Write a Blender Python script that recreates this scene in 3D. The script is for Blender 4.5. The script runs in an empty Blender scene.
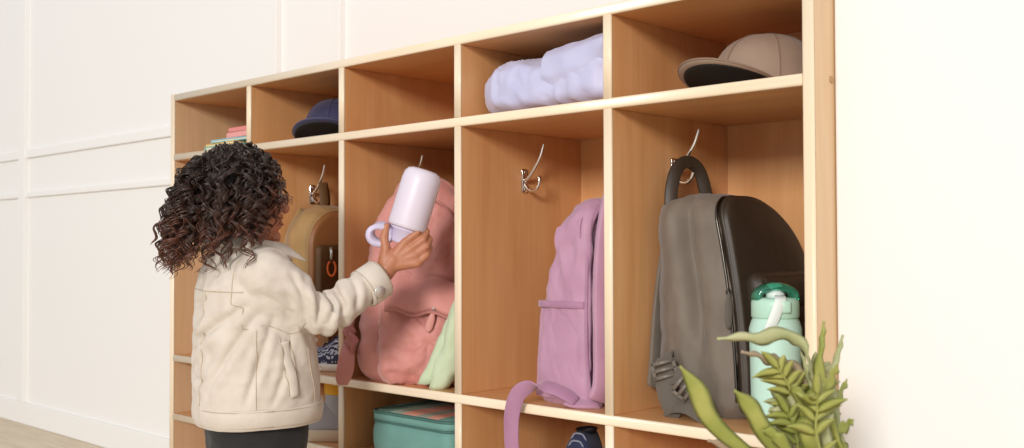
import bpy, bmesh, math, random
import numpy as np
from mathutils import Vector, Matrix, noise
from mathutils.bvhtree import BVHTree

random.seed(7)
sc = bpy.context.scene
col = sc.collection
PI = math.pi

# ------------------------------------------------------------------ camera
YAW, PITCH, ROLL = 0.7688, 0.0227, -0.0028
CAM = Vector((2.8284, -1.5348, 0.8197))
cd = bpy.data.cameras.new('camera')
cam = bpy.data.objects.new('camera', cd)
col.objects.link(cam)
cd.sensor_width = 36.0
cd.lens = 1034.6 * 36.0 / 1024.0
cd.shift_x = (512 - 495.28) / 1024.0
cd.clip_start = 0.05
cam.location = CAM
cam.rotation_mode = 'QUATERNION'
cam.rotation_quaternion = (Matrix.Rotation(YAW, 3, 'Z') @ Matrix.Rotation(PI / 2 + PITCH, 3, 'X') @ Matrix.Rotation(ROLL, 3, 'Z')).to_quaternion()
cd.dof.use_dof = True
cd.dof.focus_distance = 2.1
cd.dof.aperture_fstop = 7.1
sc.camera = cam
SR = Vector((math.cos(YAW), math.sin(YAW), 0))      # horizontal axis parallel to the picture
SF = Vector((-math.sin(YAW), math.cos(YAW), 0))     # horizontal axis away from the camera
UP = Vector((0, 0, 1))

# ------------------------------------------------------------------ light
w = bpy.data.worlds.new('world')
sc.world = w
w.use_nodes = True
bg = w.node_tree.nodes['Background']
bg.inputs[0].default_value = (0.98, 0.985, 1.0, 1)
bg.inputs[1].default_value = 0.52

def area(name, loc, target, sx, sy, power, color):
    l = bpy.data.lights.new(name, 'AREA')
    l.shape = 'RECTANGLE'; l.size = sx; l.size_y = sy; l.energy = power; l.color = color
    o = bpy.data.objects.new(name, l)
    col.objects.link(o)
    o.location = loc
    o.rotation_euler = (Vector(target) - Vector(loc)).to_track_quat('-Z', 'Y').to_euler()
    return o
area('window_light', (6.9, -11.8, 4.3), (1.2, 0.0, 0.85), 2.4, 2.4, 1080, (1.0, 0.968, 0.93))
sc.view_settings.view_transform = 'Standard'
sc.view_settings.look = 'None'
sc.view_settings.gamma = 1.0
sc.view_settings.use_curve_mapping = False
sc.view_settings.exposure = 0.26

# ------------------------------------------------------------------ helpers
def srgb(h):
    v = [int(h[i:i + 2], 16) / 255 for i in (0, 2, 4)]
    return tuple((c / 12.92 if c <= 0.04045 else ((c + 0.055) / 1.055) ** 2.4) for c in v) + (1.0,)

MATS = {}
def mat(name, hexc, rough=0.6, metal=0.0, hex2=None, nscale=30.0, stretch=(1, 1, 1), bump=0.0, bscale=200.0,
        bstretch=(1, 1, 1), trans=0.0, coat=0.0, sheen=0.0, alpha=1.0, sss=0.0, lo=0.35, hi=0.65, detail=4.0, spec=0.5):
    if name in MATS: return MATS[name]
    m = bpy.data.materials.new(name); m.use_nodes = True
    nt = m.node_tree; N = nt.nodes; L = nt.links
    b = N['Principled BSDF']
    b.inputs['Base Color'].default_value = srgb(hexc)
    b.inputs['Roughness'].default_value = rough
    b.inputs['Metallic'].default_value = metal
    b.inputs['Transmission Weight'].default_value = trans
    b.inputs['Coat Weight'].default_value = coat
    b.inputs['Sheen Weight'].default_value = sheen
    b.inputs['Alpha'].default_value = alpha
    b.inputs['Specular IOR Level'].default_value = spec
    if sss:
        b.inputs['Subsurface Weight'].default_value = sss
        b.inputs['Subsurface Radius'].default_value = (0.02, 0.008, 0.004)
        b.inputs['Subsurface Scale'].default_value = 0.4
    tc = N.new('ShaderNodeTexCoord')
    if hex2:
        mp = N.new('ShaderNodeMapping'); mp.inputs['Scale'].default_value = stretch
        nz = N.new('ShaderNodeTexNoise'); nz.inputs['Scale'].default_value = nscale; nz.inputs['Detail'].default_value = detail
        rp = N.new('ShaderNodeValToRGB')
        rp.color_ramp.elements[0].color = srgb(hexc); rp.color_ramp.elements[1].color = srgb(hex2)
        rp.color_ramp.elements[0].position = lo; rp.color_ramp.elements[1].position = hi
        L.new(tc.outputs['Object'], mp.inputs[0]); L.new(mp.outputs[0], nz.inputs['Vector'])
        L.new(nz.outputs['Fac'], rp.inputs[0]); L.new(rp.outputs[0], b.inputs['Base Color'])
    if bump:
        mp2 = N.new('ShaderNodeMapping'); mp2.inputs['Scale'].default_value = bstretch
        nb = N.new('ShaderNodeTexNoise'); nb.inputs['Scale'].default_value = bscale; nb.inputs['Detail'].default_value = 3
        bm_ = N.new('ShaderNodeBump'); bm_.inputs['Strength'].default_value = bump; bm_.inputs['Distance'].default_value = 0.002
        L.new(tc.outputs['Object'], mp2.inputs[0]); L.new(mp2.outputs[0], nb.inputs['Vector'])
        L.new(nb.outputs['Fac'], bm_.inputs['Height']); L.new(bm_.outputs[0], b.inputs['Normal'])
    MATS[name] = m
    return m

class MB:
    """collects vertices and faces, builds one mesh object"""
    def __init__(s): s.v = []; s.f = []
    def add(s, v, f):
        o = len(s.v); s.v += [Vector(p) for p in v]; s.f += [tuple(i + o for i in q) for q in f]; return s
    def loft(s, rings, cap=True, closed=True):
        n = len(rings[0]); v = [p for r in rings for p in r]; f = []
        for i in range(len(rings) - 1):
            for j in range(n if closed else n - 1):
                a = i * n + j; b = i * n + (j + 1) % n
                f.append((a, b, b + n, a + n))
        if cap and closed:
            for base, flip in ((0, True), ((len(rings) - 1) * n, False)):
                c = sum((Vector(v[base + j]) for j in range(n)), Vector()) / n
                v.append(c); k = len(v) - 1
                for j in range(n):
                    t = (base + j, base + (j + 1) % n, k)
                    f.append(t[::-1] if flip else t)
        return s.add(v, f)
    def tube(s, path, rad, n=8, cap=True):
        path = [Vector(p) for p in path]
        if not hasattr(rad, '__len__'): rad = [rad] * len(path)
        rings = []; prev = None
        for i, p in enumerate(path):
            t = (path[min(i + 1, len(path) - 1)] - path[max(i - 1, 0)]).normalized()
            if prev is None:
                a = Vector((0, 0, 1)) if abs(t.z) < 0.9 else Vector((1, 0, 0))
                u = (a - t * a.dot(t)).normalized()
            else:
                u = (prev - t * prev.dot(t)).normalized()
            prev = u; q = t.cross(u)
            rings.append([p + (u * math.cos(2 * PI * k / n) + q * math.sin(2 * PI * k / n)) * rad[i] for k in range(n)])
        return s.loft(rings, cap)
    def capsule(s, a, b, ra, rb, n=14):
        a = Vector(a); b = Vector(b); d = (b - a).normalized()
        path = []; rad = []
        for k in range(5):
            t = PI / 2 * k / 5
            path.append(a - d * ra * math.cos(t)); rad.append(max(1e-4, ra * math.sin(t)))
        for k in range(5):
            path.append(a.lerp(b, k / 4)); rad.append(ra + (rb - ra) * k / 4)
        for k in range(1, 6):
            t = PI / 2 * k / 5
            path.append(b + d * rb * math.sin(t)); rad.append(max(1e-4, rb * math.cos(t)))
        return s.tube(path, rad, n)
    def ribbon(s, path, width, thick, wdir, edge=0.4):
        path = [Vector(p) for p in path]
        if not hasattr(width, '__len__'): width = [width] * len(path)
        rings = []
        for i, p in enumerate(path):
            t = (path[min(i + 1, len(path) - 1)] - path[max(i - 1, 0)]).normalized()
            wd = Vector(wdir[i] if isinstance(wdir, list) else wdir)
            u = (wd - t * wd.dot(t)).normalized(); q = t.cross(u)
            a = width[i] / 2; b = thick / 2; e = min(b, a) * edge
            prof = [(-a, -b + e), (-a + e, -b), (0, -b), (a - e, -b), (a, -b + e), (a, b - e), (a - e, b), (0, b), (-a + e, b), (-a, b - e)]
            rings.append([p + u * x + q * y for x, y in prof])
        return s.loft(rings)
    def ball(s, c, r, n=16, m=10, M=None):
        c = Vector(c); r = Vector(r) if hasattr(r, '__len__') else Vector((r, r, r))
        rings = []
        for i in range(m + 1):
            t = -PI / 2 + PI * i / m
            ring = []
            for j in range(n):
                a = 2 * PI * j / n
                p = Vector((r.x * max(1e-3, math.cos(t)) * math.cos(a), r.y * max(1e-3, math.cos(t)) * math.sin(a), r.z * math.sin(t)))
                ring.append(c + (M @ p if M else p))
            rings.append(ring)
        return s.loft(rings)
    def box(s, lo, hi, bev=0.0, seg=2):
        bm = bmesh.new(); bmesh.ops.create_cube(bm, size=1)
        lo = Vector(lo); hi = Vector(hi)
        for v in bm.verts: v.co = Vector((lo[k] + (v.co[k] + 0.5) * (hi[k] - lo[k]) for k in range(3)))
        if bev: bmesh.ops.bevel(bm, geom=bm.edges[:] , offset=bev, segments=seg, affect='EDGES', profile=0.5)
        bm.verts.index_update()
        s.add([v.co.copy() for v in bm.verts], [tuple(v.index for v in f.verts) for f in bm.faces]); bm.free(); return s
    def lathe(s, prof, n=32, M=None, c=(0, 0, 0)):
        c = Vector(c); rings = []
        for r, z in prof:
            rings.append([c + ((M @ Vector((r * math.cos(2 * PI * k / n), r * math.sin(2 * PI * k / n), z))) if M else Vector((r * math.cos(2 * PI * k / n), r * math.sin(2 * PI * k / n), z))) for k in range(n)])
        return s.loft(rings)
    def build(s, name, m, parent=None, smooth=True, fr=None, fix=True):
        me = bpy.data.meshes.new(name)
        vs = [fr.inv(p) for p in s.v] if fr else s.v
        me.from_pydata([tuple(p) for p in vs], [], s.f)
        if fix:
            bm = bmesh.new(); bm.from_mesh(me); bmesh.ops.recalc_face_normals(bm, faces=bm.faces[:]); bm.to_mesh(me); bm.free()
        if smooth: me.polygons.foreach_set('use_smooth', [True] * len(me.polygons))
        me.update()
        me.materials.append(m)
        o = bpy.data.objects.new(name, me); col.objects.link(o)
        if parent: o.parent = parent
        return o

class Frame:
    """a thing's own axes: origin at its base, turned about the vertical"""
    def __init__(s, o, rz): s.o = Vector(o); s.rz = rz; s.R = Matrix.Rotation(rz, 3, 'Z'); s.I = Matrix.Rotation(-rz, 3, 'Z')
    def inv(s, p): return s.I @ (Vector(p) - s.o)
    def out(s, p): return s.R @ Vector(p) + s.o

def tag(o, label=None, cat=None, group=None, kind=None):
    for k, v in (('label', label), ('category', cat), ('group', group), ('kind', kind)):
        if v: o[k] = v
    return o
def thing(name, label, cat, loc=(0, 0, 0), rz=0.0, group=None):
    o = bpy.data.objects.new(name, None); col.objects.link(o)
    o.location = loc; o.rotation_euler = (0, 0, rz); o.empty_display_size = 0.05
    return tag(o, label, cat, group)

def spl(pts, n=8):
    pts = [Vector(p) for p in pts]; P = [pts[0] * 2 - pts[1]] + pts + [pts[-1] * 2 - pts[-2]]; out = []
    for i in range(1, len(P) - 2):
        a, b, c, d = P[i - 1:i + 3]
        for k in range(n):
            t = k / n
            out.append(0.5 * ((2 * b) + (c - a) * t + (2 * a - 5 * b + 4 * c - d) * t * t + (3 * b - a - 3 * c + d) * t ** 3))
    out.append(pts[-1]); return out

def crumple(o, amp, scale, seed=0.0, ridge=0.5, mask=None, stretch=(1, 1, 1)):
    me = o.data; off = Vector((seed * 3.1, seed * 7.7, seed * 1.3)); S = Vector(stretch)
    nr = [v.normal.copy() for v in me.vertices]
    for v, n_ in zip(me.vertices, nr):
        q = Vector((v.co.x * S.x, v.co.y * S.y, v.co.z * S.z)) * scale + off
        a = noise.noise(q); b = 1 - 2 * abs(noise.noise(q * 1.7 + Vector((5, 2, 9))))
        d = amp * ((1 - ridge) * a + ridge * b * 0.7)
        v.co += n_ * d * (mask(v.co) if mask else 1)
    me.update(); return o

def subsurf(o, lv=1):
    md = o.modifiers.new('subdivision', 'SUBSURF'); md.levels = lv; md.render_levels = lv; return o

# ------------------------------------------------------------------ sizes of the locker
W, T, D = 0.406, 0.020, 0.4144
ZT, ZS, ZL, ZB, ZF = 1.256, 1.0991, 0.5069, 0.335, 0.12     # upper face of: (under) top, shelf, seat shelf, shoe shelf, floor board

# ------------------------------------------------------------------ materials
def wood(name, axis, c1, c2, c3, rough=0.38):
    m = bpy.data.materials.new(name); m.use_nodes = True
    nt = m.node_tree; N = nt.nodes; L = nt.links; b = N['Principled BSDF']
    b.inputs['Roughness'].default_value = rough
    b.inputs['Coat Weight'].default_value = 0.12; b.inputs['Coat Roughness'].default_value = 0.25
    tc = N.new('ShaderNodeTexCoord'); oi = N.new('ShaderNodeObjectInfo')
    sh = N.new('ShaderNodeVectorMath'); sh.operation = 'SCALE'; sh.inputs[0].default_value = (7.3, 3.1, 5.7)
    L.new(oi.outputs['Random'], sh.inputs['Scale'])
    ad = N.new('ShaderNodeVectorMath'); L.new(tc.outputs['Object'], ad.inputs[0]); L.new(sh.outputs[0], ad.inputs[1])
    mp = N.new('ShaderNodeMapping'); st = [6.0, 6.0, 6.0]; st[axis] = 0.7; mp.inputs['Scale'].default_value = st
    L.new(ad.outputs[0], mp.inputs[0])
    n1 = N.new('ShaderNodeTexNoise'); n1.inputs['Scale'].default_value = 2.2; n1.inputs['Detail'].default_value = 5; n1.inputs['Distortion'].default_value = 0.9
    L.new(mp.outputs[0], n1.inputs['Vector'])
    rp = N.new('ShaderNodeValToRGB'); e = rp.color_ramp.elements
    e[0].color = srgb(c1); e[0].position = 0.3; e[1].color = srgb(c3); e[1].position = 0.72
    k = e.new(0.5); k.color = srgb(c2)
    L.new(n1.outputs['Fac'], rp.inputs[0])
    mp2 = N.new('ShaderNodeMapping'); st2 = [90.0, 90.0, 90.0]; st2[axis] = 3.0; mp2.inputs['Scale'].default_value = st2
    L.new(ad.outputs[0], mp2.inputs[0])
    n2 = N.new('ShaderNodeTexNoise'); n2.inputs['Scale'].default_value = 1.5; n2.inputs['Detail'].default_value = 3
    L.new(mp2.outputs[0], n2.inputs['Vector'])
    mx = N.new('ShaderNodeMix'); mx.data_type = 'RGBA'; mx.blend_type = 'MULTIPLY'; mx.inputs[0].default_value = 0.13
    r2 = N.new('ShaderNodeValToRGB'); r2.color_ramp.elements[0].color = (0.62, 0.55, 0.48, 1); r2.color_ramp.elements[1].color = (1, 1, 1, 1)
    r2.color_ramp.elements[0].position = 0.3; r2.color_ramp.elements[1].position = 0.6
    L.new(n2.outputs['Fac'], r2.inputs[0]); L.new(rp.outputs[0], mx.inputs[6]); L.new(r2.outputs[0], mx.inputs[7])
    L.new(mx.outputs[2], b.inputs['Base Color'])
    bp = N.new('ShaderNodeBump'); bp.inputs['Strength'].default_value = 0.06; bp.inputs['Distance'].default_value = 0.001
    L.new(n2.outputs['Fac'], bp.inputs['Height']); L.new(bp.outputs[0], b.inputs['Normal'])
    return m
WA, WB, WC = 'd49a64', 'dba36d', 'e2ad79'
wood_v = wood('maple_veneer_upright', 2, WA, WB, WC)
wood_o = wood('pale_maple_side', 2, 'd6b186', 'dbb88f', 'e0bf99')
wood_h = wood('maple_veneer_level', 0, WA, WB, WC)
wood_edge_h = wood('maple_edge_level', 0, 'f1d9b8', 'f5e1c4', 'f8e8d0', 0.3)
wood_edge_v = wood('maple_edge_upright', 2, 'f1d9b8', 'f5e1c4', 'f8e8d0', 0.3)
M_wall = mat('painted_wall', 'edebe8', 0.7, bump=0.03, bscale=60)
M_floor = mat('pale_vinyl_floor', 'c9b79c', 0.5, hex2='d6c6ae', nscale=4, stretch=(1, 8, 1))
M_chrome = mat('chrome', 'e8e6e2', 0.12, 1.0)
M_steel = mat('brushed_steel', 'b9b6b0', 0.35, 1.0)

# ------------------------------------------------------------------ the room
def struct(name, mb, m, parent=None, smooth=False):
    o = mb.build(name, m, parent, smooth)
    if not parent: o['kind'] = 'structure'
    return o
YW = D + 0.020
struct('floor', MB().box((-4, -4, -0.1), (5, YW + 0.1, 0.0)), M_floor)
wall = struct('wall_back', MB().box((-4, YW, 0.0), (2.3, YW + 0.1, 3.0)), M_wall)
for x0, x1 in ((-0.104, -0.062), (0.257, 0.281), (-2.2, -2.13), (1.32, 1.36)):      # battens of the panelled wall
    struct('batten', MB().box((x0, YW - 0.022, 0.1), (x1, YW + 0.01, 3.0), 0.002), M_wall, wall)
struct('panel_rail', MB().box((-4, YW - 0.014, 1.245), (-0.104, YW + 0.01, 1.285), 0.004), M_wall, wall)
struct('panel_rail', MB().box((-4, YW - 0.014, 1.06), (-0.104, YW + 0.01, 1.085), 0.004), M_wall, wall)
struct('baseboard_back', MB().box((-4, YW - 0.016, 0.0), (-0.005, YW + 0.01, 0.1), 0.004), M_wall)
wr = struct('wall_right', MB().box((2.0515, 0.071, 0.0), (5.0, YW + 0.1, 3.0), 0.004), M_wall)
struct('baseboard_right', MB().box((2.056, 0.055, 0.0), (5.0, 0.08, 0.1), 0.004), M_wall)

# ------------------------------------------------------------------ the locker
lk = thing('cubby_locker', 'light maple cubby locker with five hanging bays along the white wall', 'locker')
EB = 0.004
def panel(name, lo, hi, m, edge=None, em=None):
    """a board whose front edge carries a rounded edge band"""
    o = MB().box((lo[0], lo[1] + (EB if edge else 0), lo[2]), hi, 0.0008, 1).build(name, m, lk, False)
    if edge:
        bm = bmesh.new(); bmesh.ops.create_cube(bm, size=1)
        l2 = (lo[0], lo[1], lo[2]); h2 = (hi[0], lo[1] + EB + 0.0015, hi[2])
        for v in bm.verts: v.co = Vector((l2[k] + (v.co[k] + 0.5) * (h2[k] - l2[k]) for k in range(3)))
        ed = [e for e in bm.edges if all(v.co.y < lo[1] + 1e-5 for v in e.verts)]
        ax = 0 if edge == 'h' else 2
        ed = [e for e in ed if abs((e.verts[0].co - e.verts[1].co)[ax]) > 0.05]
        bmesh.ops.bevel(bm, geom=ed, offset=0.0045, segments=4, affect='EDGES', profile=0.5)
        bm.verts.index_update()
        MB().add([v.co.copy() for v in bm.verts], [tuple(v.index for v in f.verts) for f in bm.faces]).build('edge_band', em, o, True)
        me = o.children[0].data if o.children else None
        bm.free()
    return o
XR = 5 * W
for x in (0.0, XR):
    panel('side_panel', (x, 0, 0.0), (x + T, D, ZT + T), wood_o, 'v', wood_edge_v)
def shelf(name, ztop):
    return panel(name, (T + 0.0005, 0.0, ztop - T), (XR - 0.0005, D - 0.006, ztop), wood_h, 'h', wood_edge_h)
shelf('top_board', ZT + T); shelf('shelf', ZS); shelf('seat_shelf', ZL); shelf('shoe_shelf', ZB); shelf('floor_board', ZF)
for i in range(1, 5):
    for z0, z1 in ((ZS, ZT), (ZL, ZS - T), (ZB, ZL - T), (ZF, ZB - T)):
        panel('divider', (i * W, 0.001, z0), (i * W + T, D - 0.006, z1), wood_v, 'v', wood_edge_v)
MB().box((T, D - 0.006, 0.02), (XR, D, ZT), 0.0).build('back_panel', wood_v, lk, False)
MB().box((T, 0.05, 0.0), (XR, 0.065, ZF - T)).build('kick_board', wood_h, lk, False)
MB().lathe([(0.0001, 0), (0.0055, 0.0), (0.006, 0.0012), (0.0045, 0.002), (0.0025, 0.0012), (0.0001, 0.001)], 20,
           Matrix.Rotation(PI / 2, 3, 'Y'), (XR + T, 0.062, 1.093)).build('screw_cap', mat('cap_plastic', 'b08a5f', 0.4), lk)

def make_hook(i):
    x0 = i * W + T; y0 = 0.204
    h = MB().box((x0 - 0.0005, y0 - 0.009, 0.944), (x0 + 0.004, y0 + 0.009, 0.998), 0.0035, 3).build('coat_hook', M_chrome, lk)
    up = spl([(x0 + 0.002, y0, 0.972), (x0 + 0.014, y0, 0.978), (x0 + 0.032, y0, 0.998), (x0 + 0.049, y0, 1.022), (x0 + 0.058, y0, 1.044), (x0 + 0.060, y0, 1.052)], 6)
    MB().tube(up, [0.0052 - 0.0022 * k / len(up) for k in range(len(up))], 10).build('upper_prong', M_chrome, h)
    lo = spl([(x0 + 0.002, y0, 0.966), (x0 + 0.012, y0, 0.953), (x0 + 0.026, y0, 0.947), (x0 + 0.040, y0, 0.953), (x0 + 0.047, y0, 0.968), (x0 + 0.046, y0, 0.976)], 6)
    m2 = MB().tube(lo, 0.0038, 10); m2.ball(lo[-1], 0.0052, 10, 6); m2.build('lower_prong', M_chrome, h)
    for z in (0.951, 0.991):
        MB().ball((x0 + 0.004, y0, z), (0.002, 0.004, 0.004), 10, 6).build('screw', M_steel, h)
for i in range(5): make_hook(i)

# ------------------------------------------------------------------ backpacks
def outline(w, h, rbl, rbr, rtr, rtl, n=14, bulge=0.0):
    """closed outline in (u, z), starting at the lower left corner, turning left"""
    pts = []
    for cx, cz, r, a0 in ((-w / 2 + rbl, rbl, rbl, PI), (w / 2 - rbr, rbr, rbr, 1.5 * PI), (w / 2 - rtr, h - rtr, rtr, 0), (-w / 2 + rtl, h - rtl, rtl, 0.5 * PI)):
        for k in range(n): 
            a = a0 + PI / 2 * k / (n - 1)
            pts.append((cx + r * math.cos(a), cz + r * math.sin(a)))
    # resample evenly
    P = [Vector((a, b)) for a, b in pts]; P.append(P[0].copy())
    acc = [0]
    for a, b in zip(P, P[1:]): acc.append(acc[-1] + (b - a).length)
    out = []; N = 132; j = 0
    for k in range(N):
        s_ = acc[-1] * k / N
        while acc[j + 1] < s_: j += 1
        t = (s_ - acc[j]) / max(1e-9, acc[j + 1] - acc[j])
        out.append(P[j].lerp(P[j + 1], t))
    return out

def pillow(ol, d, y0=0.0, zc=None, soft=0.03, bulge=0.02, topthin=0.25, back=0.01, rows=7):
    """a stuffed shape: outline swept from the back (y0) to the front (y0 - d)"""
    h = max(p.y for p in ol); w = max(p.x for p in ol)
    zc = h * 0.5 if zc is None else zc
    prof = [(-back, 0.02), (-back, 0.45), (-back * 0.6, 0.8)]
    for k in range(6):
        a = PI / 2 * k / 5
        prof.append((soft * (1 - math.sin(a)), 1 - soft / w * (1 - math.cos(PI / 2 - a)) if False else 1 - (soft / w) * (1 - math.sin(a)) ** 1.0))
    rows *= 2
    for k in range(1, rows): prof.append((soft + (d - 2 * soft) * k / rows, 1 + 0.02 * math.sin(PI * k / rows)))
    for k in range(6):
        a = PI / 2 * k / 5
        prof.append((d - soft * (1 - math.sin(a)), 1 - (soft / w) * (1 - math.cos(a))))
    for s_ in [0.95 - 0.0664 * q for q in range(15)]: prof.append((d + bulge * (1 - s_ ** 2), s_ * (1 - soft / w)))
    rings = []
    for v, s_ in prof:
        ring = []
        for p in ol:
            u = p.x * s_; z = zc + (p.y - zc) * s_
            t = max(0, min(1, z / h)); k = 1 - topthin * t * t
            ring.append(Vector((u, y0 - v * k, z)))
        rings.append(ring)
    return MB().loft(rings, cap=True)

def ring_on(ol, s_, y, zc, lo=None, hi=None):
    q = [Vector((p.x * s_, y(p) if callable(y) else y, zc + (p.y - zc) * s_)) for p in ol]
    return q

def fabric(name, h1, h2, rough=0.75, bump=0.25, sheen=0.15, nscale=14):
    return mat(name, h1, rough, hex2=h2, nscale=nscale, bump=bump, bscale=900, sheen=sheen)

def pull(parent, fr, p, L_, wd, m, mring, wdir=None, dirn=(0, 0, -1)):
    """zip pull: a metal ring and a leaf shaped tab that hangs from it (world points)"""
    p = Vector(p); dn = Vector(dirn).normalized()
    path = [p + dn * L_ * t for t in (0, .12, .3, .55, .8, .93, 1)]
    tab = MB().ribbon(path, [wd * k for k in (.45, .6, .9, 1, .95, .7, .3)], 0.003, wdir or SR).build('zip_pull', m, parent, True, fr)
    MB().tube([p - dn * 0.004 + SR * 0.004 * math.cos(a) + UP * 0.006 * math.sin(a) for a in [2 * PI * k / 12 for k in range(13)]], 0.0012, 6).build('ring', mring, tab, True, fr)
    return tab

# --- grey-brown backpack in the bay nearest the camera: back against the divider, front towards +x
F_grey = fabric('grey_brown_canvas', '6d6257', '776c60', 0.7, 0.2)
F_dark = mat('dark_brown_leatherette', '33291f', 0.5, hex2='3d3126', nscale=8, bump=0.08, bscale=400)
F_web = fabric('charcoal_webbing', '5d554c', '675f55', 0.8, 0.4)
M_gun = mat('gunmetal', '5a5650', 0.3, 1.0)
M_buckle = mat('grey_plastic', '6f655b', 0.4)
fr5 = Frame((1.684, 0.247, ZL), PI / 2)
b5 = thing('backpack', 'grey-brown canvas backpack with dark front pocket hanging by its loop', 'backpack', fr5.o, fr5.rz, 'backpacks in the bays')
ol5 = outline(0.285, 0.405, 0.035, 0.05, 0.18, 0.05)
D5, K5 = 0.165, 0.30
def lean5(o):
    for v in o.data.vertices:
        t = max(0, min(1, v.co.z / 0.405)); v.co.y += D5 * K5 * t * t
    return o
o = pillow(ol5, D5, soft=0.02, bulge=0.002, topthin=K5, rows=14).build('body', F_grey, b5)
crumple(o, 0.010, 9, 1.0, 0.4, stretch=(1, 1, 0.45)); crumple(o, 0.006, 20, 2.0, 0.75, stretch=(1, 1, 0.45)); crumple(o, 0.002, 45, 2.5, 0.8)
for v in o.data.vertices:                    # the side sinks into one long fold that runs down from the top
    c = v.co
    if c.x < -0.09:
        k = min(1, (-0.09 - c.x) / 0.03); yc = -0.050 - 0.05 * (1 - c.z / 0.4)
        c.x += k * (0.026 * math.exp(-((c.y - yc) / 0.013) ** 2) * min(1, max(0, (c.z - 0.10) / 0.08)) - 0.006 * math.exp(-((c.y - yc - 0.034) / 0.016) ** 2) - 0.006 * math.exp(-((c.y - yc + 0.036) / 0.016) ** 2))
o = pillow([Vector((p.x * 0.985 + 0.003, p.y * 0.985 + 0.006)) for p in ol5], 0.024, y0=-D5 + 0.006, soft=0.008, bulge=0.012, topthin=0.0, back=0.001, rows=3).build('front_panel', F_dark, b5)
lean5(crumple(o, 0.002, 12, 4))
olp = [Vector((p.x, p.y)) for p in outline(0.262, 0.252, 0.03, 0.03, 0.05, 0.022)]
o = pillow(olp, 0.048, y0=-D5 - 0.010, soft=0.012, bulge=0.008, topthin=0.1, back=0.002, rows=4).build('front_pocket', F_dark, b5)
for v in o.data.vertices: v.co += Vector((0.014, 0, 0.012))
lean5(crumple(o, 0.002, 14, 5))
fl = lean5(MB().ribbon([(0.014, -D5 - 0.056, 0.256), (0.014, -D5 - 0.062, 0.236), (0.014, -D5 - 0.063, 0.206)], 0.258, 0.004, (1, 0, 0)).build('pocket_flap', F_dark, b5))
zp = [Vector((p.x * 1.004, -D5 + 0.004 + D5 * K5 * (p.y / 0.405) ** 2, 0.2 + (p.y - 0.2) * 1.004)) for p in ol5]; zp = [p for p in zp if p.z > 0.03] 
k0 = max(range(len(zp)), key=lambda k: (zp[k] - zp[k - 1]).length); zp = zp[k0:] + zp[:k0]
MB().tube(zp, 0.0028, 6).build('zipper', M_gun, b5)
pull(b5, fr5, (1.836, 0.092, 0.735), 0.062, 0.013, F_web, M_gun, wdir=SR)
# haul loop on the hook
lp = spl([(1.694, 0.122, 0.875), (1.690, 0.130, 0.930), (1.690, 0.150, 0.972), (1.694, 0.182, 0.986), (1.698, 0.214, 0.970), (1.702, 0.230, 0.930), (1.704, 0.236, 0.890)], 6)
def flat_to_room(path):
    return [(path[min(k + 1, len(path) - 1)] - path[max(k - 1, 0)]).cross(SF).normalized() for k in range(len(path))]
MB().ribbon(lp, 0.025, 0.007, flat_to_room(lp)).build('haul_loop', F_dark, b5, True, fr5)
# shoulder straps on the back, lower ends gathered by adjusters at the near bottom corner
for u in (-0.09, 0.09):
    sp = spl([(1.668, 0.232 + u * 0.5, 0.89), (1.660, 0.232 + u * 0.8, 0.80), (1.656, 0.232 + u, 0.70), (1.660, 0.232 + u * 1.2, 0.6), (1.668, 0.232 + u * 1.4, 0.55)], 6)
    MB().ribbon(sp, 0.05, 0.008, (0, 1, 0)).build('shoulder_strap', F_grey, b5, True, fr5)
def strap5(pts, wd, wdir): MB().ribbon(spl(pts, 7), wd, 0.006, wdir).build('webbing_strap', F_web, b5, True, fr5)
strap5([(1.690, 0.12, 0.615), (1.702, 0.085, 0.612), (1.716, 0.066, 0.590), (1.722, 0.060, 0.560), (1.735, 0.060, 0.528), (1.752, 0.066, 0.514)], 0.036, (0.75, 0.25, 0.5))
strap5([(1.70, 0.10, 0.548), (1.728, 0.072, 0.578), (1.756, 0.058, 0.584), (1.785, 0.056, 0.566), (1.802, 0.058, 0.538), (1.812, 0.06, 0.514)], 0.034, (0.3, 0.2, 0.9))
strap5([(1.712, 0.075, 0.512), (1.745, 0.056, 0.530), (1.778, 0.050, 0.532), (1.81, 0.052, 0.518), (1.826, 0.056, 0.512)], 0.03, (0.1, 0.5, 0.8))
for c0, dr in ((Vector((1.722, 0.056, 0.594)), Vector((0.75, 0.5, 0.25))), (Vector((1.772, 0.048, 0.568)), Vector((0.5, 0.35, 0.75)))):
    dr.normalize(); cr = dr.cross(Vector((0.55, -0.8, 0.2))).normalized(); ad = MB()
    for k in (-1, 0, 1): ad.ribbon([c0 + cr * 0.013 * k - dr * 0.021, c0 + cr * 0.013 * k + dr * 0.021], 0.007, 0.006, cr)
    for k in (-1, 1): ad.ribbon([c0 - cr * 0.0165 + dr * 0.020 * k, c0 + cr * 0.0165 + dr * 0.020 * k], 0.007, 0.006, dr)
    ad.build('strap_adjuster', M_buckle, b5, True, fr5)

# --- mauve backpack leaning by the right divider of the fourth bay, straps towards +x
F_mauve = fabric('mauve_nylon', 'b3859f', 'bc8fa8', 0.6, 0.15, 0.3)
F_mauve2 = fabric('mauve_webbing', 'a57592', 'ae7f9b', 0.65, 0.3, 0.3)
fr4 = Frame((1.553, 0.190, ZL), -PI / 2)
b4 = thing('backpack', 'mauve nylon backpack standing upright with one strap over the shelf edge', 'backpack', fr4.o, fr4.rz, 'backpacks in the bays')
ol4 = outline(0.29, 0.40, 0.03, 0.03, 0.06, 0.12)
o = pillow(ol4, 0.130, soft=0.016, bulge=0.02, topthin=0.58, rows=12).build('body', F_mauve, b4)
crumple(o, 0.010, 8, 3.0, 0.4, stretch=(1, 1, 0.5)); crumple(o, 0.009, 17, 6.0, 0.8, stretch=(1, 1, 0.5)); crumple(o, 0.003, 40, 7.0, 0.8, stretch=(1, 1, 0.6))
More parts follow.
